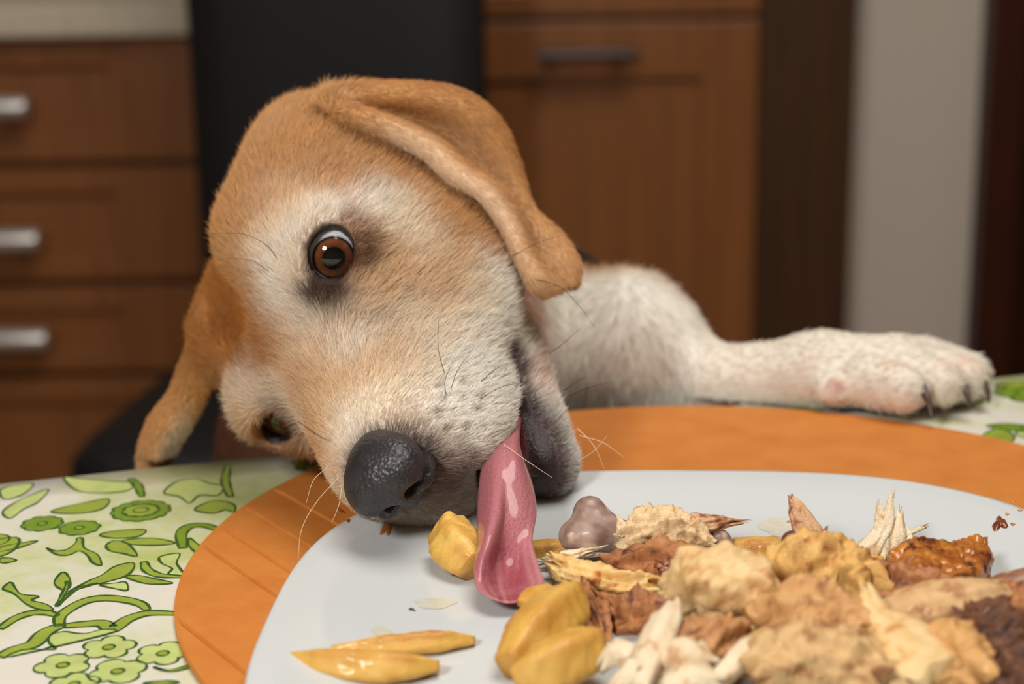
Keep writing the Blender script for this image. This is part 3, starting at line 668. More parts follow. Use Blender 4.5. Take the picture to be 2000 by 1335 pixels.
# --- crisp skin: a crumpled sheet
def skin(rows, label, seed, pal, t=.0012, crump=.0015):
    G = sheet_px(rows, 70, 48); f = fbm(G.reshape(-1, 3), 600, 3, seed).reshape(48, 70); g = fbm(G.reshape(-1, 3), 1500, 3, seed + 1).reshape(48, 70)
    du = np.gradient(G, axis=1); dv = np.gradient(G, axis=0); n = np.cross(du, dv); n /= np.linalg.norm(n, axis=2, keepdims=True) + 1e-12
    G = G + n * (f * crump + g * crump * .35)[..., None]
    X, F_ = thick(G, t)
    c0 = mix(np.tile(pal[0], (len(X), 1)), np.array(pal[1]), .5 + .7 * fbm(X, 500, 3, seed + 2)); c0 = mix(c0, np.array(pal[2]), sstep(.15, .7, fbm(X, 800, 3, seed + 3)))
    return mk('chicken_skin', X, F_, c0, SKINM, label, 'chicken skin')
def sheet_px(rows, nu, nv):
    G = np.array([[at(*c) for c in r] for r in rows]); G = np.stack([catmull(r, nu) for r in G])
    return np.stack([catmull(G[:, i], nv) for i in range(nu)], 1)
def thick(G, t):                       # closed slab from a grid, tapered to a round rim
    nv_, nu_ = G.shape[:2]
    du = np.gradient(G, axis=1); dv = np.gradient(G, axis=0); n = np.cross(du, dv); n /= np.linalg.norm(n, axis=2, keepdims=True) + 1e-12
    a = np.linspace(-1, 1, nv_)[:, None]; b = np.linspace(0, 1, nu_)[None]
    w = np.sqrt(np.clip(1 - np.abs(a) ** 4, 0.02, 1)) * np.sqrt(np.clip(1 - b ** 14, .02, 1))
    X = np.concatenate([(G + n * (t * w)[..., None]).reshape(-1, 3), (G - n * (t * w)[..., None]).reshape(-1, 3)])
    i = np.arange(nv_ * nu_).reshape(nv_, nu_); N = nv_ * nu_
    q = np.stack([i[:-1, :-1], i[:-1, 1:], i[1:, 1:], i[1:, :-1]], -1).reshape(-1, 4)
    F = [q, q[:, ::-1] + N]
    rim = np.concatenate([i[0, :], i[1:, -1], i[-1, -2::-1], i[-2:0:-1, 0]]); r2 = np.roll(rim, -1)
    F.append(np.stack([r2, rim, rim + N, r2 + N], 1))
    return X, np.concatenate(F)
skin([[(1765, 1062, .502), (1800, 1046, .505), (1850, 1058, .506), (1890, 1052, .507), (1930, 1044, .508)],
      [(1740, 1090, .490), (1790, 1084, .488), (1840, 1090, .488), (1890, 1088, .492), (1934, 1080, .502)],
      [(1722, 1130, .482), (1780, 1126, .476), (1840, 1128, .476), (1895, 1124, .484), (1936, 1120, .497)],
      [(1712, 1172, .480), (1770, 1170, .474), (1835, 1166, .472), (1895, 1160, .480), (1936, 1158, .494)]],
     'crumpled crisp orange-brown skin at the far right of the pile', 3, (srgb(196, 126, 48), srgb(150, 80, 30), srgb(92, 38, 18)))
skin([[(1290, 1085, .512), (1330, 1072, .513), (1380, 1078, .512), (1430, 1090, .510)],
      [(1280, 1105, .504), (1335, 1098, .502), (1390, 1104, .501), (1440, 1112, .503)],
      [(1300, 1130, .498), (1345, 1124, .496), (1390, 1128, .495), (1430, 1136, .497)]],
     'small dark red-brown flap of skin below the leg bone meat', 6, (srgb(150, 84, 44), srgb(112, 56, 28), srgb(74, 34, 18)), crump=.0015)
# --- spots of sauce, crumbs and a herb flake on the plate
def spot(px, py, rx, ry, cols, name, label=None, cat=None, parent=None, hgt=.0004, seed=1, rot=0, mt=None, z=None):
    amp = .35 if hgt == 0 else 1
    c = on(px, py, plate_z(0) if z is None else z); n = 22; t = np.arange(n) * 2 * pi / n
    rr = 1 + amp * (.28 * np.sin(3 * t + seed) + .18 * np.sin(5 * t + 2 * seed))
    VV = [(*c[:2], 1.)]; 
    for k, (f, h) in enumerate(((.45, .95), (.8, .6), (1, 0))):
        for a, r in zip(t, rr): x, y = rx * f * r * cos(a), ry * f * r * sin(a); VV.append((c[0] + x * cos(rot) - y * sin(rot), c[1] + x * sin(rot) + y * cos(rot), h))
    FF = [(0, 1 + k, 1 + (k + 1) % n) for k in range(n)] + [(1 + i*n + k, 1 + (i+1)*n + k, 1 + (i+1)*n + (k+1) % n, 1 + i*n + (k+1) % n) for i in range(2) for k in range(n)]
    X = np.array(VV)
    q = X[:, :2] - PC_; q = np.stack([q[:, 0] * cos(PT) + q[:, 1] * sin(PT), -q[:, 0] * sin(PT) + q[:, 1] * cos(PT)], 1)
    u = (np.abs(q[:, 0]) ** PN + np.abs(q[:, 1]) ** PN) ** (1 / PN) / PA
    X[:, 2] = np.array([plate_z(a) for a in u]) + .00012 + hgt * X[:, 2]
    cc = mix(np.tile(cols[0], (len(X), 1)), np.array(cols[1]), .5 + .6 * fbm(X, 900, 2, seed))
    return mk(name, X, FF, cc, mt or SKINM, label, cat, parent=parent)
SAU = (srgb(150, 70, 22), srgb(104, 40, 14)); PALE = (srgb(208, 206, 194), srgb(206, 199, 178))
spot(1951, 1049, .0022, .0042, SAU, 'sauce_spot', parent=plate, hgt=.0012, seed=2, rot=-.4)
spot(757, 1055, .0016, .0060, (srgb(190, 120, 60), srgb(160, 92, 40)), 'sauce_spot', parent=plate, seed=3, rot=-.1)
spot(668, 1030, .0006, .0028, SAU, 'sauce_spot', parent=plate, seed=4, rot=.5); spot(681, 1050, .0007, .0010, SAU, 'sauce_spot', parent=plate, seed=5)
for i, (x, y) in enumerate([(1976, 1012), (1990, 1030), (1976, 1052), (1965, 1035), (1540, 1022)]): spot(x, y, .0006, .0008, (srgb(206, 140, 70), srgb(180, 110, 50)), 'sauce_spot', parent=plate, seed=6 + i)
spot(1520, 1030, .0060, .0075, PALE, 'grease_stain', parent=plate, hgt=0, seed=12); spot(850, 1178, .006, .004, PALE, 'grease_stain', parent=plate, hgt=0, seed=13); spot(745, 1238, .003, .003, PALE, 'grease_stain', parent=plate, hgt=0, seed=14)
spot(805, 1192, .0011, .0005, (srgb(40, 84, 36), srgb(26, 60, 24)), 'herb_flake', 'tiny dark green herb flake alone on the white plate', 'herb', hgt=.0006, seed=15, rot=-.5)
# ================================================================== the dog
HM = np.array([[.21548, .3844, -.89767], [-.90492, -.26687, -.3315], [-.36699, .88375, .29035]])   # head axes: forward, left, up
HO = np.array([-.07127, .57015, .81281]); HS = 1.0527e-3
def H(f, l, u): return HO + HM @ (np.array([f, l, u], float) * HS)
def toH(P): return ((np.asarray(P) - HO) @ HM) / HS
def hr(pitch=0, yaw=0, roll=0):      # extra rotation inside the head frame
    R = np.array(Matrix.Rotation(radians(yaw), 3, 'Z') @ Matrix.Rotation(radians(pitch), 3, 'Y') @ Matrix.Rotation(radians(roll), 3, 'X'))
    return HM @ R
def rotF(M, deg):                    # roll a (forward, left, up) frame about its forward axis
    c, s_ = cos(radians(deg)), sin(radians(deg)); f, l, u = M.T
    return np.stack([f, c * l - s_ * u, c * u + s_ * l], 1)
NM = rotF(HM, 25); NO = at(762, 937, .527)
prims = []
A = prims.append
def E_(c, r, pitch=0, yaw=0, roll=0, op='u', k=10): A(Ell(H(*c), np.array(r) * HS, hr(pitch, yaw, roll), op, k * HS))
def C_(a, b, ra, rb, op='u', k=10): A(Cap(H(*a), H(*b), ra * HS, rb * HS, op, k * HS))
EYE_R = 11.5
EYE = {1: np.array([-4., 29, 0]), -1: np.array([-2., -30, -4.5])}
EAX = {1: np.array([.81, .485, .30]), -1: np.array([.92, -.12, .36])}
for sd in EAX: EAX[sd] /= np.linalg.norm(EAX[sd])
def B(*a, **k): A(Cap(*a, **k))
B((-.064, .660, .821), (-.015, .78, .735), .039, .075, k=.03)       # neck
E_((-55, 18, -13), (47, 32, 35), k=14)             # cranium, left lobe
E_((-24, 15, 2), (34, 25, 23), k=16)
E_((-34, 13, 4), (28, 20, 24), k=14)               # forehead, left
E_((-52, 38, -2), (26, 14, 20), k=18)              # root of the left ear
E_((-52, -18, -29), (44, 32, 30), k=5)             # right lobe
E_((-24, -14, -11), (30, 24, 20), k=6)
E_((-47, -36, 1), (28, 18, 23), k=12)              # root of the right ear
E_((-57, -22, -5), (24, 17, 25), k=8)
E_((-44, 0, -15), (45, 28, 31), k=8)
C_((-60, -7, 24), (6, -2, 20), 5, 4.5, 's', 8)
for sd in (1, -1):
    E_((-4, sd * 27, 6), (18, 15, 11), k=10)         # brow
    E_((-26, sd * 28, -33), (40, 22, 36), k=14)      # cheek
    E_((2, sd * 24, -12), (22, 14, 20), k=12)        # below the eye
    E_((0, sd * 24, -46), (24, 13, 18), k=14)        # corner of the mouth
    E_((35, sd * 14, -37), (36, 14, 25), k=10)       # flew
    E_((53, sd * 10, -24), (17, 13, 17), k=8)        # lip pad beside the nose
C_((2, 0, -6), (58, 0, -14), 20, 12.5, k=14)           # bridge
C_((0, 0, -26), (54, 0, -27), 26, 16, k=12)          # muzzle core
C_((-50, 0, -45), (2, 0, -64), 26, 20, k=14)         # jaw
C_((2, 0, -64), (49, 0, -73), 20, 12.5, k=8)         # chin
for sd in (1, -1):
    e, ax = EYE[sd], EAX[sd]
    E_(e + ax * 1, (14, 14, 14) if sd > 0 else (15, 15, 15), k=8)                # lids
    med = np.cross(np.array([0, 0, 1.]), ax) * -sd; med /= np.linalg.norm(med); upv = np.cross(ax, med)
    R = HM @ np.stack([ax, med, upv], 1)
    A(Ell(H(*(e + ax * 17 + med * (.5 if sd > 0 else .5))), np.array([10.5, 10.6, 8.2] if sd > 0 else [10.5, 11.6, 7.6]) * HS, R, 's', (1.3 if sd > 0 else 2.5) * HS))
    A(Ell(H(*e), np.array([1, 1, 1]) * (EYE_R + .25) * HS, None, 's', .3 * HS))
# ---- chest, forelegs, trunk (world)
A(Ell((-.03, .80, .69), (.115, .085, .09), k=.04))
sh = at(1220, 715, .765)
A(Ell(sh, (.034, .045, .043), k=.02))
B((-.01, .82, .675), (-.06, 1.0, .40), .082, .07, k=.04)
el = at(1400, 752, .735)
B(sh, el + np.array([0, .01, -.01]), .032, .020, k=.02)
wr = at(1600, 724, .712)
B(el, wr, .0165, .0138, k=.012)
pw = at(1750, 728, .705)
B(wr, pw, .0140, .0160, k=.012)
for sd in (1, -1):                      # hind legs on the floor, hidden behind the table
    x = -.06 + sd * .05
    B((x, .99, .40), (x + sd * .012, .92, .275), .056, .036, k=.02)
    B((x + sd * .012, .92, .275), (x + sd * .01, 1.015, .125), .034, .018, k=.012)
    B((x + sd * .01, 1.015, .125), (x + sd * .01, .985, .026), .0175, .0165, k=.01)
    B((x + sd * .01, .985, .024), (x + sd * .012, .935, .022), .017, .015, k=.008)
B((-.095, .775, .70), (-.115, .735, .60), .034, .022, k=.02)      # right foreleg, hanging behind the table edge
B((-.115, .735, .60), (-.105, .685, .515), .020, .015, k=.012)
B((-.105, .685, .515), (-.10, .672, .485), .016, .017, k=.01)
B((-.06, 1.05, .42), (-.05, 1.15, .50), .014, .007, k=.02)        # tail
TOES = [((1690, 742, .694), (1765, 760, .680)), ((1760, 726, .700), (1840, 748, .690)), ((1790, 716, .712), (1880, 742, .702)), ((1800, 708, .722), (1890, 730, .716))]
for a, b in TOES: B(at(*a), at(*b), .0112, .0094, k=.0025)
A(Ell(at(1630, 757, .694), (.009, .008, .007), k=.004))
def sheet(rows, nu, nv):               # rows of control points (pixel x, pixel y, depth) -> dense grid of world points
    G = np.array([[at(*c) for c in r] for r in rows])
    G = np.stack([catmull(r, nu) for r in G])
    return np.stack([catmull(G[:, i], nv) for i in range(nu)], 1)       # (nv, nu, 3)
EAR_L = sheet([
    [(636, 196, .607), (702, 228, .606), (772, 256, .608), (842, 292, .611), (895, 338, .611), (950, 374, .609), (994, 436, .606), (1020, 500, .602), (1046, 552, .600), (1066, 572, .600)],
    [(622, 200, .601), (690, 241, .597), (760, 269, .599), (830, 305, .601), (884, 352, .600), (939, 384, .598), (984, 444, .597), (1011, 504, .594), (1039, 557, .593), (1062, 578, .597)],
    [(632, 188, .599), (697, 220, .593), (768, 246, .595), (842, 284, .597), (897, 334, .596), (952, 370, .595), (998, 430, .595), (1026, 496, .592), (1058, 545, .591), (1084, 570, .595)],
    [(640, 182, .604), (706, 206, .606), (785, 226, .611), (866, 264, .614), (924, 320, .614), (974, 362, .614), (1018, 420, .612), (1046, 486, .607), (1076, 534, .603), (1096, 564, .600)],
    [(646, 178, .606), (730, 184, .601), (830, 194, .603), (920, 228, .608), (972, 288, .612), (1006, 348, .614), (1040, 412, .613), (1082, 466, .610), (1110, 515, .606), (1116, 555, .604)],
    [(640, 180, .614), (735, 165, .612), (865, 172, .617), (940, 204, .623), (988, 262, .627), (1016, 342, .629), (1030, 406, .628), (1094, 462, .620), (1126, 514, .613), (1126, 556, .608)],
    [(645, 196, .630), (740, 190, .637), (855, 200, .646), (920, 230, .650), (962, 288, .650), (990, 350, .650), (1008, 412, .645), (1078, 476, .632), (1110, 522, .620), (1114, 562, .611)]], 100, 76)
EAR_R = sheet([
    [(398, 590, .636), (380, 650, .642), (358, 708, .650), (336, 765, .655), (297, 818, .660), (275, 880, .662), (277, 935, .664)],
    [(410, 640, .628), (390, 700, .634), (370, 755, .640), (346, 805, .646), (314, 850, .650), (299, 895, .653), (296, 945, .656)],
    [(425, 690, .630), (412, 745, .636), (392, 792, .644), (370, 832, .652), (346, 870, .657), (326, 910, .660), (318, 955, .662)]], 60, 32)
A(Cloud(EAR_L.reshape(-1, 3), .0015, 'u', .0012))
A(Cloud(EAR_R.reshape(-1, 3), .0018, 'u', .004))
E_((50, 2, -57), (24, 16, 5), op='s', k=4)          # gap of the open mouth
body_v, body_q = sculpt(prims, (-.25, .40, .0), (.27, 1.2, 1.0), .0015)
body_v = relax(body_v, body_q, 2)

# ---- coat colours: scattered samples (kind, forward, left, up in head units) blended over the skin
PAL = {'W': srgb(244, 239, 229), 'C': srgb(236, 219, 194), 'LT': srgb(220, 182, 136), 'T': srgb(200, 147, 91), 'D': srgb(170, 112, 60),
       'O': srgb(174, 108, 44), 'K': srgb(52, 40, 40), 'G': srgb(128, 112, 106), 'LG': srgb(190, 176, 164), 'R': srgb(140, 98, 88), 'P': srgb(206, 160, 136)}
SAMP = [('D',-37,-11,15),('O',-3,5,19),('O',-24,-19,12),('O',8,2,15),('O',-29,-26,15),('D',-27,-32,17),('O',-13,-22,15),('T',5,-8,14),('LT',0,8,18),('T',-13,10,23),('D',-36,-20,14),('LT',13,5,13),('W',6,16,17),('D',-20,-4,19),('T',-30,12,26),('W',48,26,-34),('W',58,25,-36),('W',44,27,-42),('W',56,24,-46),('C',40,27,-28),('O',-43,-15,15),('O',-23,-11,14),('O',2,0,16),('O',-41,-23,16),('O',-28,-9,16),('O',-38,-26,19),('LT',14,3,12),('O',-3,-14,15),('D',-50,-5,20),('D',-57,-18,18),('D',-68,-24,20),('D',-62,-40,14),('T',-22,48,-47),('T',-10,48,-39),('T',-7,44,-52),('T',-16,49,-37),('W',66,21,-25),('C',66,16,-11),('C',54,15,-5),('LG',68,1,-40),('LG',60,-7,-50),('R',70,15,-18),('R',70,6,-10),('W',37,27,-46),('W',40,27,-38),('W',16,27,-60),('T',-35,44,16),('T',-38,28,24),('T',-32,13,26),('T',-40,52,7),('T',-33,53,-6),('T',-23,47,4),('LT',-15,37,16),('T',-28,51,-19),('T',-19,50,-31),('T',-13,48,-45),('T',-2,46,-34),('T',-8,43,-55),('C',-8,46,-21),('W',-11,46,-10),('C',-2,44,-13),('C',3,43,-26),('LT',8,41,-38),('W',6,41,-50),('C',16,36,-45),('LT',14,36,-29),('LT',12,38,-15),('D',7,42,-8),('LT',18,34,-11),('C',24,28,-22),('C',27,29,-35),('W',23,30,-48),('W',14,33,-56),('T',-15,16,24),('T',-8,12,20),('T',-18,22,23),('C',-2,8,17),('W',-3,24,20),('C',-8,27,21),('O',8,-4,14),('O',-10,2,18),('T',-24,20,24),('O',-14,-20,16),('W',10,12,14),('W',20,15,6),('LT',-6,26,21),('W',2,33,17),('W',4,20,18),('C',-6,36,14),('W',-5,40,6),('C',9,25,16),('D',-31,1,22),('O',-51,-22,17),('D',-48,-27,22),('D',-38,-33,23),('O',-31,-24,15),('O',8,0,14),('LT',19,8,9),('LT',28,12,3),('D',-28,-36,17),('D',-33,-53,15),('W',6,-15,14),('C',18,-10,8),('LT',8,-26,15),('T',32,5,5),('LT',43,10,0),('LT',51,4,1),('W',60,10,-3),('LT',63,0,-2),('T',50,-6,1),('LT',41,17,-6),('LT',41,23,-14),('C',58,20,-11),('C',63,16,-9),('C',47,25,-21),('W',51,26,-30),('W',51,26,-44),('W',23,20,-62),('W',48,22,-56),('W',65,22,-32),('W',68,19,-42),('G',72,6,-34),('LG',65,17,-49),('R',69,13,-12),('LG',71,-3,-36),('W',54,10,-80),('W',61,-1,-76),('K',51,12,-68),('K',61,0,-70),('G',58,8,-72),('P',24,15,-74),('W',8,9,14),('W',32,17,-4),('W',66,6,-4),('C',72,18,-22),('W',56,18,-62),('W',60,-14,-30),('W',50,-20,-40),('T',-60,45,-10),('T',-80,30,5),('T',-80,-20,-10),('T',-100,0,-20),('T',-60,-50,-10),('D',-50,-52,0),('T',50,-14,-4),('LT',40,-18,-10),('LT',20,-30,-25),('T',-20,-50,-30),('LT',-40,48,-52),('T',-60,40,-50),('C',-30,40,-75),('P',-20,25,-85),('P',-60,20,-90),('W',0,20,-85),('W',20,10,-85),('C',5,-30,-55),('K',66,6,-74),('W',30,14,-79)]
SP = np.array([x[1:] for x in SAMP], float); SK = np.array([PAL[x[0]] for x in SAMP]); SW = np.array([3.2 if x[0] == 'O' else 1. for x in SAMP])
mir = SP[:, 1] > 14
SP = np.concatenate([SP, SP[mir] * [1, -1, 1]]); SK = np.concatenate([SK, SK[mir]]); SW = np.concatenate([SW, .35 * np.ones(mir.sum())])
def nearest(P, Q):                     # index and distance of the nearest Q for each P
    ix = np.zeros(len(P), int); dd = np.zeros(len(P)); q2 = (Q * Q).sum(1)
    for i in range(0, len(P), 2000):
        d = (P[i:i+2000] ** 2).sum(1)[:, None] - 2 * P[i:i+2000] @ Q.T + q2
        j = d.argmin(1); ix[i:i+2000] = j; dd[i:i+2000] = np.sqrt(np.maximum(d[np.arange(len(j)), j], 0))
    return ix, dd
# soft body gives way where it rests on the plate, the cloth and the table edge
dq = body_v[:, :2] - PC_; dq = np.stack([dq[:, 0] * cos(PT) + dq[:, 1] * sin(PT), -dq[:, 0] * sin(PT) + dq[:, 1] * cos(PT)], 1)
du_ = (np.abs(dq[:, 0]) ** PN + np.abs(dq[:, 1]) ** PN) ** (1 / PN) / PA
zs = np.where(du_ < 1.01, TZ + .0078 + .0062 * sstep(.66, 1.0, du_), np.where(np.hypot(*(body_v[:, :2] - MATC).T) < .171, TZ + .0026, TZ)) + .0005
dw = (body_v[:, :2] - E0) @ nD
up_ = (dw > 0) & (body_v[:, 2] > TZ - .05) & (body_v[:, 2] < zs); body_v[up_, 2] = zs[up_]
ed = (dw > -.017) & (dw <= .03) & (body_v[:, 2] < TZ - .0005) & (body_v[:, 2] > TZ - .2); body_v[ed, :2] -= (dw[ed] + .017)[:, None] * nD
V = body_v; NV = len(V); N3 = vnormals(V, body_q)
hV = toH(V); hN = N3 @ HM
hd = np.linalg.norm(hV - [-20, 0, -25], axis=1)
col = np.tile(PAL['W'], (NV, 1)); length = np.full(NV, 6.5); bare = np.zeros(NV)
flow = np.tile([0., .25, -1.], (NV, 1))                       # world direction in which the hair lies
# trunk and legs
col = mix(col, np.array(srgb(92, 56, 36)), 1 - sstep(-.085, -.05, V[:, 0]))  # right side of the chest: shadow below the head put into the coat colour
saddle = at(1170, 540, .80)
col = mix(col, np.array(PAL['T']), 1 - sstep(.030, .062, np.linalg.norm(V - saddle, axis=1) + .008 * fbm(V, 90, 2, 3)))
col = mix(col, np.array(srgb(70, 58, 50)), 1 - sstep(.018, .036, np.linalg.norm(V - saddle, axis=1)))
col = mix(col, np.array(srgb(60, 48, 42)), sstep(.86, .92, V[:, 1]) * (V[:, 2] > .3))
col = mix(col, np.array(PAL['T']), sstep(.012, .006, np.linalg.norm(V - at(1385, 668, .74), axis=1)))
legm = (V[:, 0] > el[0] - .01) & (V[:, 1] < el[1] + .03) & (V[:, 2] > .7)
flow[legm] = pw - el; col[legm] = srgb(228, 219, 205)
length[legm] = 3.6
toe_c = [at(1745, 735, .683), at(1838, 728, .690), at(1880, 722, .70)]
for c in toe_c: col = mix(col, np.array(srgb(222, 182, 154)), (1 - sstep(.003, .010, np.linalg.norm(V - c, axis=1))) * .5)
col = mix(col, np.array(srgb(196, 130, 118)), (1 - sstep(.002, .006, np.linalg.norm(V - at(1632, 752, .685), axis=1))) * .6)
# head
hm = np.where(hd < 150)[0]
P = hV[hm]
Pw = P + 2.2 * np.stack([fbm(P, .35, 3, 21 + s) for s in range(3)], 1)
d2 = ((Pw[:, None, :] - SP[None]) ** 2).sum(-1)
w = SW * (np.exp(-d2 / 8. ** 2) + .02 * np.exp(-d2 / 30. ** 2) + 1e-9)
hc = (w @ SK) / w.sum(1, keepdims=True)
wt = 1 - sstep(100, 128, np.linalg.norm((P - [-22, 0, -20]) * [1, 1.05, 1.0], axis=1))
col[hm] = mix(col[hm], hc, wt)
nk = np.linalg.norm(V - H(-66, 5, -112), axis=1)
col = mix(col, np.array(srgb(196, 146, 110)), (1 - sstep(.014, .034, nk)) * .9)
length[hm] = mix(length[hm][:, None], np.array([6.5]), wt)[:, 0]
tip = np.array([84., 0, -18])
r = P - tip; r /= np.linalg.norm(r, axis=1, keepdims=True)
fl = r + np.array([-.35, 0, 0]) + sstep(6, 28, np.abs(P[:, 1]))[:, None] * np.array([0, 0, -.75])
length[hm] *= 1 - .52 * sstep(30, 62, P[:, 0])
for sd in (1, -1):
    e, ax = EYE[sd], EAX[sd]
    med = np.cross(np.array([0, 0, 1.]), ax) * -sd; med /= np.linalg.norm(med); upv = np.cross(ax, med)
    q = P - e; x, y, z = q @ ax, q @ med, -sd * (q @ upv)
    dist = np.linalg.norm(q, axis=1)
    o = np.sqrt(((y - .4) / (8.6 if sd > 0 else 9.2)) ** 2 + (z / (6.6 if sd > 0 else 5.6)) ** 2) + np.where(x < 3, 9, 0)
    n_ = fbm(P, .5, 2, 5) * .10 + fbm(P, 3., 2, 15) * .14
    brown = 1 - sstep(1.25, 2.0, o + n_ + .35 * (z > 0))
    col[hm] = mix(col[hm], np.array(srgb(128, 82, 50)), brown * (.8 if sd > 0 else .5))
    can = np.sqrt((y - 12.5) ** 2 + ((z + .5) * 1.0) ** 2) + np.where(x < -2, 9, 0)
    col[hm] = mix(col[hm], np.array(srgb(64, 40, 32)), (1 - sstep(3.5, 10.5, can + n_ * 9)) * (.95 if sd > 0 else .5))
    lo = np.sqrt((y + 2) ** 2 / 2.2 + (z + 9.5) ** 2) + np.where(x < -2, 9, 0)
    col[hm] = mix(col[hm], np.array(srgb(88, 56, 38)), (1 - sstep(1.5, 7., lo + n_ * 9)) * (.8 if sd > 0 else .3))
    rim = 1 - sstep(1.06, 1.2, o)
    col[hm] = mix(col[hm], np.array(srgb(36, 26, 26)), rim)
    bare[hm] = np.maximum(bare[hm], rim)
    k = 1 - sstep(11, 26, dist)
    fl += (k * (2.4 if sd > 0 else 1.5))[:, None] * q / dist[:, None]
    length[hm] *= 1 - (.4 if sd > 0 else .6) * (1 - sstep(1.1, 1.8, o))
fl += np.stack([fbm(P, .06, 2, s) for s in (1, 2, 4)], 1) * .25
flow[hm] = mix(flow[hm], fl @ HM.T, wt)
# muzzle freckles, dark lips, pink-brown patch above the nose
rng = np.random.default_rng(5)
spots = [(58, 26, -33), (64, 24, -30), (61, 24, -38), (55, 26, -26), (67, 21, -34), (68, 20, -28), (70, 17, -24), (66, 22, -40), (60, 25, -27), (52, 27, -34), (56, 25, -40), (70, 16, -33), (71, 14, -38), (64, 22, -25), (72, 13, -30)]
for s_ in spots: col[hm] = mix(col[hm], np.array(srgb(122, 84, 70)), (1 - sstep(.5, 1.5, np.linalg.norm(P - s_, axis=1))) * .95)
mott = 1 - sstep(7, 20, np.linalg.norm((P - [75, 4, -30]) * [1, .9, .8], axis=1) + 5 * fbm(P, .5, 2, 9))
col[hm] = mix(col[hm], np.array(srgb(112, 94, 88)), mott * .42)
np_ = np.linalg.norm((V - NO) @ NM / np.array([.0135, .0150, .0150]), axis=1)
col = mix(col, np.array(srgb(74, 58, 56)), 1 - sstep(.95, 1.35, np_))
bare = np.maximum(bare, 1 - sstep(.9, 1.08, np_))
# lower lip (dark, wet) and the inside of the mouth
lipd = np.full(len(P), 99.)
LIP = catmull([(24, 20, -61), (38, 17, -62), (50, 13, -66), (58, 8, -69), (62, 1, -71), (58, -8, -69), (48, -13, -66)], 40)
lipd = nearest(P, LIP)[1]
col[hm] = mix(col[hm], np.array(srgb(92, 62, 62)), (1 - sstep(4, 8.5, lipd + fbm(P, .6, 2, 8) * 1.5)) * .85)
col[hm] = mix(col[hm], np.array(srgb(48, 34, 36)), 1 - sstep(3.5, 6, lipd))
bare[hm] = np.maximum(bare[hm], 1 - sstep(3.4, 4.6, lipd))
cav = np.linalg.norm((P - [48, 2, -57]) / [27, 19, 8.5], axis=1)
col[hm] = mix(col[hm], np.array(srgb(110, 50, 52)), 1 - sstep(.8, 1.0, cav)); bare[hm] = np.maximum(bare[hm], 1 - sstep(.85, 1.0, cav))
cor = np.linalg.norm((P - [20, 27, -64]) / [7, 6, 3.], axis=1)
col[hm] = mix(col[hm], np.array(srgb(40, 30, 30)), 1 - sstep(.7, 1.1, cor)); bare[hm] = np.maximum(bare[hm], 1 - sstep(.8, 1.1, cor))
# ears
for G, kind in ((EAR_L, 'L'), (EAR_R, 'R')):
    lo = G.reshape(-1, 3).min(0) - .006; hi = G.reshape(-1, 3).max(0) + .006
    c = np.where(((V > lo) & (V < hi)).all(1))[0]
    ix, dd = nearest(V[c], G.reshape(-1, 3))
    iv, iu = ix // G.shape[1], ix % G.shape[1]
    a = 1 - sstep(.0022, .0042, dd)
    u = iu / (G.shape[1] - 1); v = iv / (G.shape[0] - 1)
    base = np.tile(PAL['T'], (len(c), 1)); n_ = fbm(V[c], 160, 3, 6) * .5
    if kind == 'L':
        a = a * sstep(.02, .12, u)
        base = mix(base, np.array(srgb(232, 200, 166)), (1 - sstep(.22, .46, v)) * sstep(.08, .3, u))
        base = mix(base, np.array(srgb(206, 158, 108)), sstep(.55, .95, u + n_ * .2) * .8)
        base = mix(base, np.array(PAL['D']), sstep(.35, .6, v) * (1 - sstep(.3, .7, u)) * .45 * (.5 + n_))
        base = mix(base, np.array(srgb(176, 134, 94)), np.exp(-((v - .55) / .09) ** 2) * sstep(.15, .4, u) * .75)  # valley behind the front roll darkened, painted shade to deepen the fold
        base = mix(base, np.array(PAL['T']), sstep(.75, .9, v) * .6)
    else:
        base = mix(base, np.array(PAL['D']), (1 - sstep(.2, .5, u)) * .7)
        base = mix(base, np.array(srgb(226, 205, 178)), sstep(.45, .8, v) * sstep(.3, .6, u))
        base = mix(base, np.array(srgb(214, 176, 134)), sstep(.7, 1, u) * .7)
    col[c] = mix(col[c], base, a)
    t = np.gradient(G, axis=1).reshape(-1, 3)[ix]; t /= np.linalg.norm(t, axis=1, keepdims=True) + 1e-9
    flow[c] = mix(flow[c] / (np.linalg.norm(flow[c], axis=1, keepdims=True) + 1e-9), t, a)
    length[c] = mix(length[c][:, None], np.array([2.8]), a)[:, 0]
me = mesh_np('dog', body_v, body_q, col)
ba = me.attributes.new('bare', 'FLOAT', 'POINT'); ba.data.foreach_set('value', bare.astype(np.float32))
SKIN = mat('skin_and_coat', rough=.65, spec=.4, attr='col'); n_ = NT(SKIN)
a_ = n_.n('ShaderNodeAttribute', attribute_name='bare'); r_ = n_.n('ShaderNodeMapRange'); r_.inputs[3].default_value = .7; r_.inputs[4].default_value = .24
n_.l(a_.outputs['Fac'], r_.inputs[0]); n_.l(r_.outputs[0], n_.b.inputs['Roughness']); n_.bump(n_.noise(n_.coords('Object'), 1200, 3, .6), .7, .0007)
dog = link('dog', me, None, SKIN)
tag(dog, 'tan and white dog with tilted head licking the white plate on the table', 'dog')

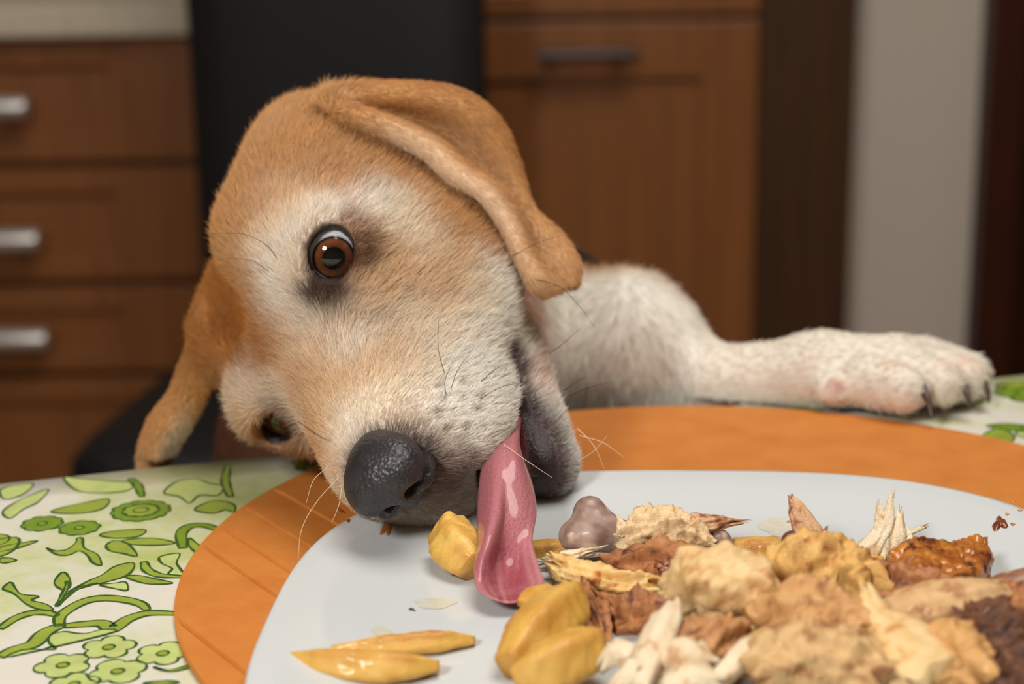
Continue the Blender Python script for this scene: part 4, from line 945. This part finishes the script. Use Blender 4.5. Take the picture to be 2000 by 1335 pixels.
# ---- fur: one strand per root point, kept as hair curves
def fur(name, quads, count, dens, npt=5, seed=1, rad=.045e-3):
    rng = np.random.default_rng(seed)
    a_, b_, c_, d_ = [V[quads[:, i]] for i in range(4)]
    area_ = np.linalg.norm(np.cross(c_ - a_, d_ - b_), axis=1) * .5 * dens
    f = rng.choice(len(quads), count, p=area_ / area_.sum())
    s, t = rng.random(count)[:, None], rng.random(count)[:, None]
    W4 = [(1 - s) * (1 - t), s * (1 - t), s * t, (1 - s) * t]
    Q = quads[f]
    ip = lambda X: sum(w_ * X[Q[:, i]] for i, w_ in enumerate(W4))
    p = ip(V); n = ip(N3); n /= np.linalg.norm(n, axis=1, keepdims=True)
    c = ip(col); L = ip(length[:, None])[:, 0]; br = ip(bare[:, None])[:, 0]; d = ip(flow)
    keep = br < .5
    p, n, c, L, d, br = p[keep], n[keep], c[keep], L[keep], d[keep], br[keep]; m_ = len(p)
    d -= n * (d * n).sum(1, keepdims=True)
    d /= np.linalg.norm(d, axis=1, keepdims=True) + 1e-6
    side = np.cross(n, d)
    clump = fbm(p, 900, 2, 7) * .22 + fbm(p, 3200, 2, 17) * .22
    d = d + side * (rng.normal(0, .16, m_) + clump)[:, None]; d /= np.linalg.norm(d, axis=1, keepdims=True)
    th = radians(24) + rng.normal(0, .12, m_) + .14 * fbm(p, 2600, 2, 8)
    L = L * 1e-3 * rng.uniform(.65, 1.15, m_) * (1 - .8 * br)
    cu = rng.normal(.30, .15, m_)
    S = np.linspace(0, 1, npt)
    pts = np.zeros((m_, npt, 3))
    for k, s_ in enumerate(S):
        a1 = th - cu * s_ * .8
        pts[:, k] = p + (L * s_)[:, None] * (d * np.cos(a1)[:, None] + n * np.sin(a1)[:, None]) - n * .0002
    h = bpy.data.hair_curves.new(name)
    h.add_curves([npt] * m_)
    h.attributes['position'].data.foreach_set('vector', pts.astype(np.float32).ravel())
    ra = h.attributes.get('radius') or h.attributes.new('radius', 'FLOAT', 'POINT')
    rr = rad * np.array([1, .95, .8, .55, .12])[None, :npt] * rng.uniform(.75, 1.3, m_)[:, None]
    ra.data.foreach_set('value', rr.astype(np.float32).ravel())
    lum = rng.normal(1, .13, m_); dk = rng.random(m_) < .10
    lum[dk] *= .72
    c = np.clip(c * lum[:, None], 0, 1)
    ca = h.attributes.new('col', 'FLOAT_COLOR', 'CURVE')
    ca.data.foreach_set('color', np.concatenate([c, np.ones((m_, 1))], 1).astype(np.float32).ravel())
    o = bpy.data.objects.new(name, h); COL.objects.link(o); o.parent = dog
    h.materials.append(HAIR); o['kind'] = 'stuff'
    return o
HAIR = mat('hair', rough=.5, spec=.25, attr='col')
qc = V[body_q].mean(1); qh = toH(qc); qn = N3[body_q[:, 0]]
facing = ((CAM - qc) * qn).sum(1) / np.linalg.norm(CAM - qc, axis=1)
front = np.where(facing > -.25, 1, .22)
hsel = np.linalg.norm(qh - [-20, 0, -25], axis=1) < 118
NF = int(globals().get('FURN', 380000))
fur('fur', body_q[hsel], NF, front[hsel] * np.where(qh[hsel][:, 0] > 30, 1.5, 1))
bsel = ~hsel & (qc[:, 2] > .5)
fur('fur', body_q[bsel], NF // 4, np.where(facing > -.25, 1, .2)[bsel], 4, 2, .09e-3)
# ---- nose leather
prims.clear()
def N_(c, r, op='u', k=4): A(Ell(NO + NM @ (np.array(c, float) * 1e-3), np.array(r) * 1e-3, NM, op, k * 1e-3))
def NC(a, b, ra, rb, op='u', k=2): A(Cap(NO + NM @ (np.array(a, float) * 1e-3), NO + NM @ (np.array(b, float) * 1e-3), ra * 1e-3, rb * 1e-3, op, k * 1e-3))
N_((-2, 0, 1), (10, 12, 9.5))
N_((-5, 0, 6), (11, 10, 6), k=5)
N_((1, 0, 3), (8.5, 9, 6), k=4)
for sd in (1, -1):
    N_((0, sd * 7, 2.5), (9.5, 7, 7.5), k=3)         # wings
    N_((-2.5, sd * 7, -6.5), (8, 6, 4), k=2.5)       # below the slit
NC((6, 0, 0), (2, 0, -9), 3.0, 2.6, k=4)
for sd in (1, -1):
    N_((8.5, sd * 5.2, -3.2), (7, 3.4, 2.6), 's', 1.2)
    NC((7, sd * 6, -3.6), (1, sd * 15, -5.2), 1.2, .6, 's', 1)
NC((11, 0, -1), (4.5, 0, -13), .4, .4, 's', 1)
nv, nq = sculpt(prims, NO - .025, NO + .025, .0005)
NOSE = mat('nose_leather', srgb(54, 51, 54), .42, .5); n_ = NT(NOSE); v_ = n_.coords('Object')
vo = n_.n('ShaderNodeTexVoronoi'); vo.inputs['Scale'].default_value = 820; n_.l(v_, vo.inputs['Vector'])
n_.bump(vo.outputs['Distance'], .55, .0005); n_.base(n_.ramp(n_.noise(v_, 160, 3), [(.3, srgb(34, 32, 34)), (.7, srgb(54, 50, 52))]))
nose = link('nose', mesh_np('nose', nv, nq), dog, NOSE); nose['label'] = 'dark grey leathery nose'
# ---- tongue
TG = sheet([
    [(985, 820, .575), (945, 900, .547), (934, 960, .537), (932, 1010, .527), (934, 1060, .513), (926, 1105, .502), (930, 1145, .494), (956, 1168, .489)],
    [(995, 815, .574), (972, 885, .541), (966, 950, .527), (964, 1005, .515), (954, 1055, .505), (942, 1105, .500), (948, 1145, .496), (968, 1172, .4885)],
    [(1005, 812, .574), (988, 880, .540), (988, 945, .527), (986, 1000, .519), (978, 1050, .513), (970, 1100, .509), (974, 1145, .501), (986, 1177, .4885)],
    [(1012, 812, .575), (1004, 875, .540), (1018, 945, .529), (1020, 1000, .521), (1012, 1055, .515), (1010, 1105, .510), (1012, 1145, .501), (1010, 1176, .489)],
    [(1018, 814, .577), (1016, 872, .545), (1040, 945, .535), (1048, 1000, .525), (1040, 1055, .514), (1052, 1105, .503), (1062, 1138, .497), (1038, 1164, .4905)]], 60, 32)
X, F = thick(TG, .0009)
nt = len(X) // 2; u = np.tile(np.tile(np.linspace(0, 1, 60), 32), 2); v = np.tile(np.repeat(np.linspace(0, 1, 32), 60), 2)
tcol = mix(np.tile(srgb(182, 108, 116), (len(X), 1)), np.array(srgb(154, 58, 72)), sstep(.45, .8, u) * sstep(.05, .3, v) * (1 - sstep(.75, 1, v)))
tcol = mix(tcol, np.array(srgb(172, 96, 104)), (1 - sstep(.0, .28, u)) * .8)
tcol = mix(tcol, np.array(srgb(200, 140, 142)), sstep(.1, .8, fbm(np.stack([u * 3, v * 40, 0 * u], 1), 1.6, 3, 3)) * .45)
tcol = mix(tcol, np.array(srgb(150, 70, 80)), np.exp(-((v - .33 - .10 * np.sin(u * 3)) / .05) ** 2) * sstep(.2, .45, u) * (1 - sstep(.7, .95, u)) * .7)
TONG = mat('wet_tongue', rough=.34, attr='col'); n_ = NT(TONG)
for k_, x_ in (('Subsurface Weight', .15), ('Subsurface Scale', .004), ('Coat Weight', .6), ('Coat Roughness', .08)): n_.b.inputs[k_].default_value = x_
n_.b.inputs['Subsurface Radius'].default_value = (1, .35, .3)
n_.bump(n_.noise(n_.coords('Object'), 1000, 4, .65), .85, .0008)
tongue = link('tongue', mesh_np('tongue', X, F, tcol), dog, TONG); tongue['label'] = 'wet pink tongue curled down onto the plate'
# ---- eyes
for sd in (1, -1):
    c = H(*EYE[sd]); tgt = at(658, 518, .55) if sd > 0 else H(*(EYE[-1] + 12 * EAX[-1])) + np.array([0, 0, -.001])
    g = tgt - c; g /= np.linalg.norm(g)
    z = g; x = np.cross([0, 0, 1.], z); x /= np.linalg.norm(x); y = np.cross(z, x)
    R = np.stack([x, y, z], 1)
    n1, n2 = 72, 56
    th = np.concatenate([np.linspace(0, .95, 44), np.linspace(1.0, pi, 16)]); ph = np.arange(n1) * 2 * pi / n1
    VV = []; CC = []
    rngs = np.random.default_rng(3); streak = np.convolve(rngs.normal(0, 1, n1), [.25, .5, .25], 'same')
    for t in th:
        rad = EYE_R * HS * (1 + .02 * max(0, 1 - (t / .59) ** 2))
        VV.append(np.stack([np.sin(t) * np.cos(ph), np.sin(t) * np.sin(ph), np.full(n1, np.cos(t))], 1) * rad)
        a = np.array(srgb(8, 7, 8)); iris_in = np.array(srgb(74, 36, 18)); iris = np.array(srgb(122, 70, 38)); limb = np.array(srgb(22, 20, 30)); scl = np.array(srgb(232, 230, 232))
        f = np.zeros((n1, 3))
        if t < .33: f[:] = a
        elif t < .56:
            k = (t - .33) / .23; f[:] = iris_in * (1 - k) + iris * k
            f *= (1 + .18 * streak)[:, None] * (.7 if k > .85 else 1)
        elif t < .62: f[:] = limb
        elif t < .67: f[:] = limb * .4 + scl * .6
        else: f[:] = scl
        CC.append(f)
    VV = np.concatenate(VV) @ R.T + c; CC = np.concatenate(CC)
    FF = [(i*n1+j, (i+1)*n1+j, (i+1)*n1+(j+1) % n1, i*n1+(j+1) % n1) for i in range(len(th)-1) for j in range(n1)]
    em = bpy.data.materials.get('eyeball') or mat('eyeball', rough=.06, spec=.5, attr='col')
    em.node_tree.nodes['Principled BSDF'].inputs['Coat Weight'].default_value = 1
    em.node_tree.nodes['Principled BSDF'].inputs['Coat Roughness'].default_value = .01
    o = link('eye', mesh_np('eye', VV, FF, CC), dog, em)
    o['label'] = 'wide open brown eye with white crescent above the iris' if sd > 0 else 'half hidden brown eye near the table'

# ---- claws and whiskers
CLAW = mat('claw_horn', srgb(66, 44, 40), .35, .5)
def hairtube(name, pts, r0, r1, m_, n=6, k=14):
    C = catmull(P3(pts), k); v, f = tube(C, np.linspace(r0, r1, k), n)
    return link(name, mesh_np(name, v, f), dog, m_)
for pts, r in (([(1796, 748, .677), (1812, 780, .671), (1820, 816, .668)], .0022), ([(1882, 752, .687), (1891, 776, .683), (1893, 796, .681)], .0018), ([(1918, 742, .699), (1930, 766, .696), (1931, 786, .694)], .0018)):
    o = hairtube('claw', pts, r, r * .3, CLAW, 10, 10)
BW = mat('dark_whisker', srgb(44, 36, 32), .4); WW = mat('pale_whisker', srgb(236, 214, 184), .4)
for pts in ([(545, 512, .566), (520, 478, .560), (470, 456, .556), (405, 457, .556)], [(530, 534, .569), (490, 508, .562), (430, 505, .560)], [(868, 728, .545), (856, 680, .538), (857, 620, .534)],
            [(940, 744, .546), (975, 716, .538), (1012, 704, .534)], [(936, 780, .546), (975, 757, .538), (1008, 749, .534)], [(880, 762, .544), (894, 722, .537), (918, 690, .533)], [(872, 775, .541), (869, 745, .536), (880, 715, .534)],
            [(1000, 500, .592), (1050, 474, .585), (1102, 458, .580)], [(1020, 540, .592), (1090, 558, .584), (1135, 602, .578), (1162, 640, .576)], [(1072, 692, .586), (1108, 664, .580), (1134, 640, .578)],
            [(1112, 772, .580), (1155, 755, .574), (1196, 744, .572)], [(1102, 762, .582), (1130, 742, .576), (1146, 736, .575)], [(582, 822, .552), (615, 846, .545), (646, 862, .541)]):
    hairtube('whisker', pts, .00013, .00004, BW)['label'] = 'dark whisker'
for pts in ([(640, 912, .536), (612, 938, .528), (598, 982, .524)], [(662, 932, .532), (622, 975, .522), (590, 1030, .514), (582, 1092, .508)], [(668, 945, .530), (662, 985, .524), (648, 1020, .520)],
            [(1132, 850, .566), (1178, 864, .560), (1218, 892, .556)], [(1128, 836, .568), (1160, 870, .562), (1180, 915, .560)], [(1128, 900, .566), (1160, 880, .560), (1186, 850, .558)], [(985, 868, .540), (1030, 900, .530), (1078, 932, .526)], [(958, 948, .545), (945, 975, .536), (950, 1005, .530)]):
    hairtube('whisker', pts, .00011, .00004, WW)['label'] = 'pale whisker'
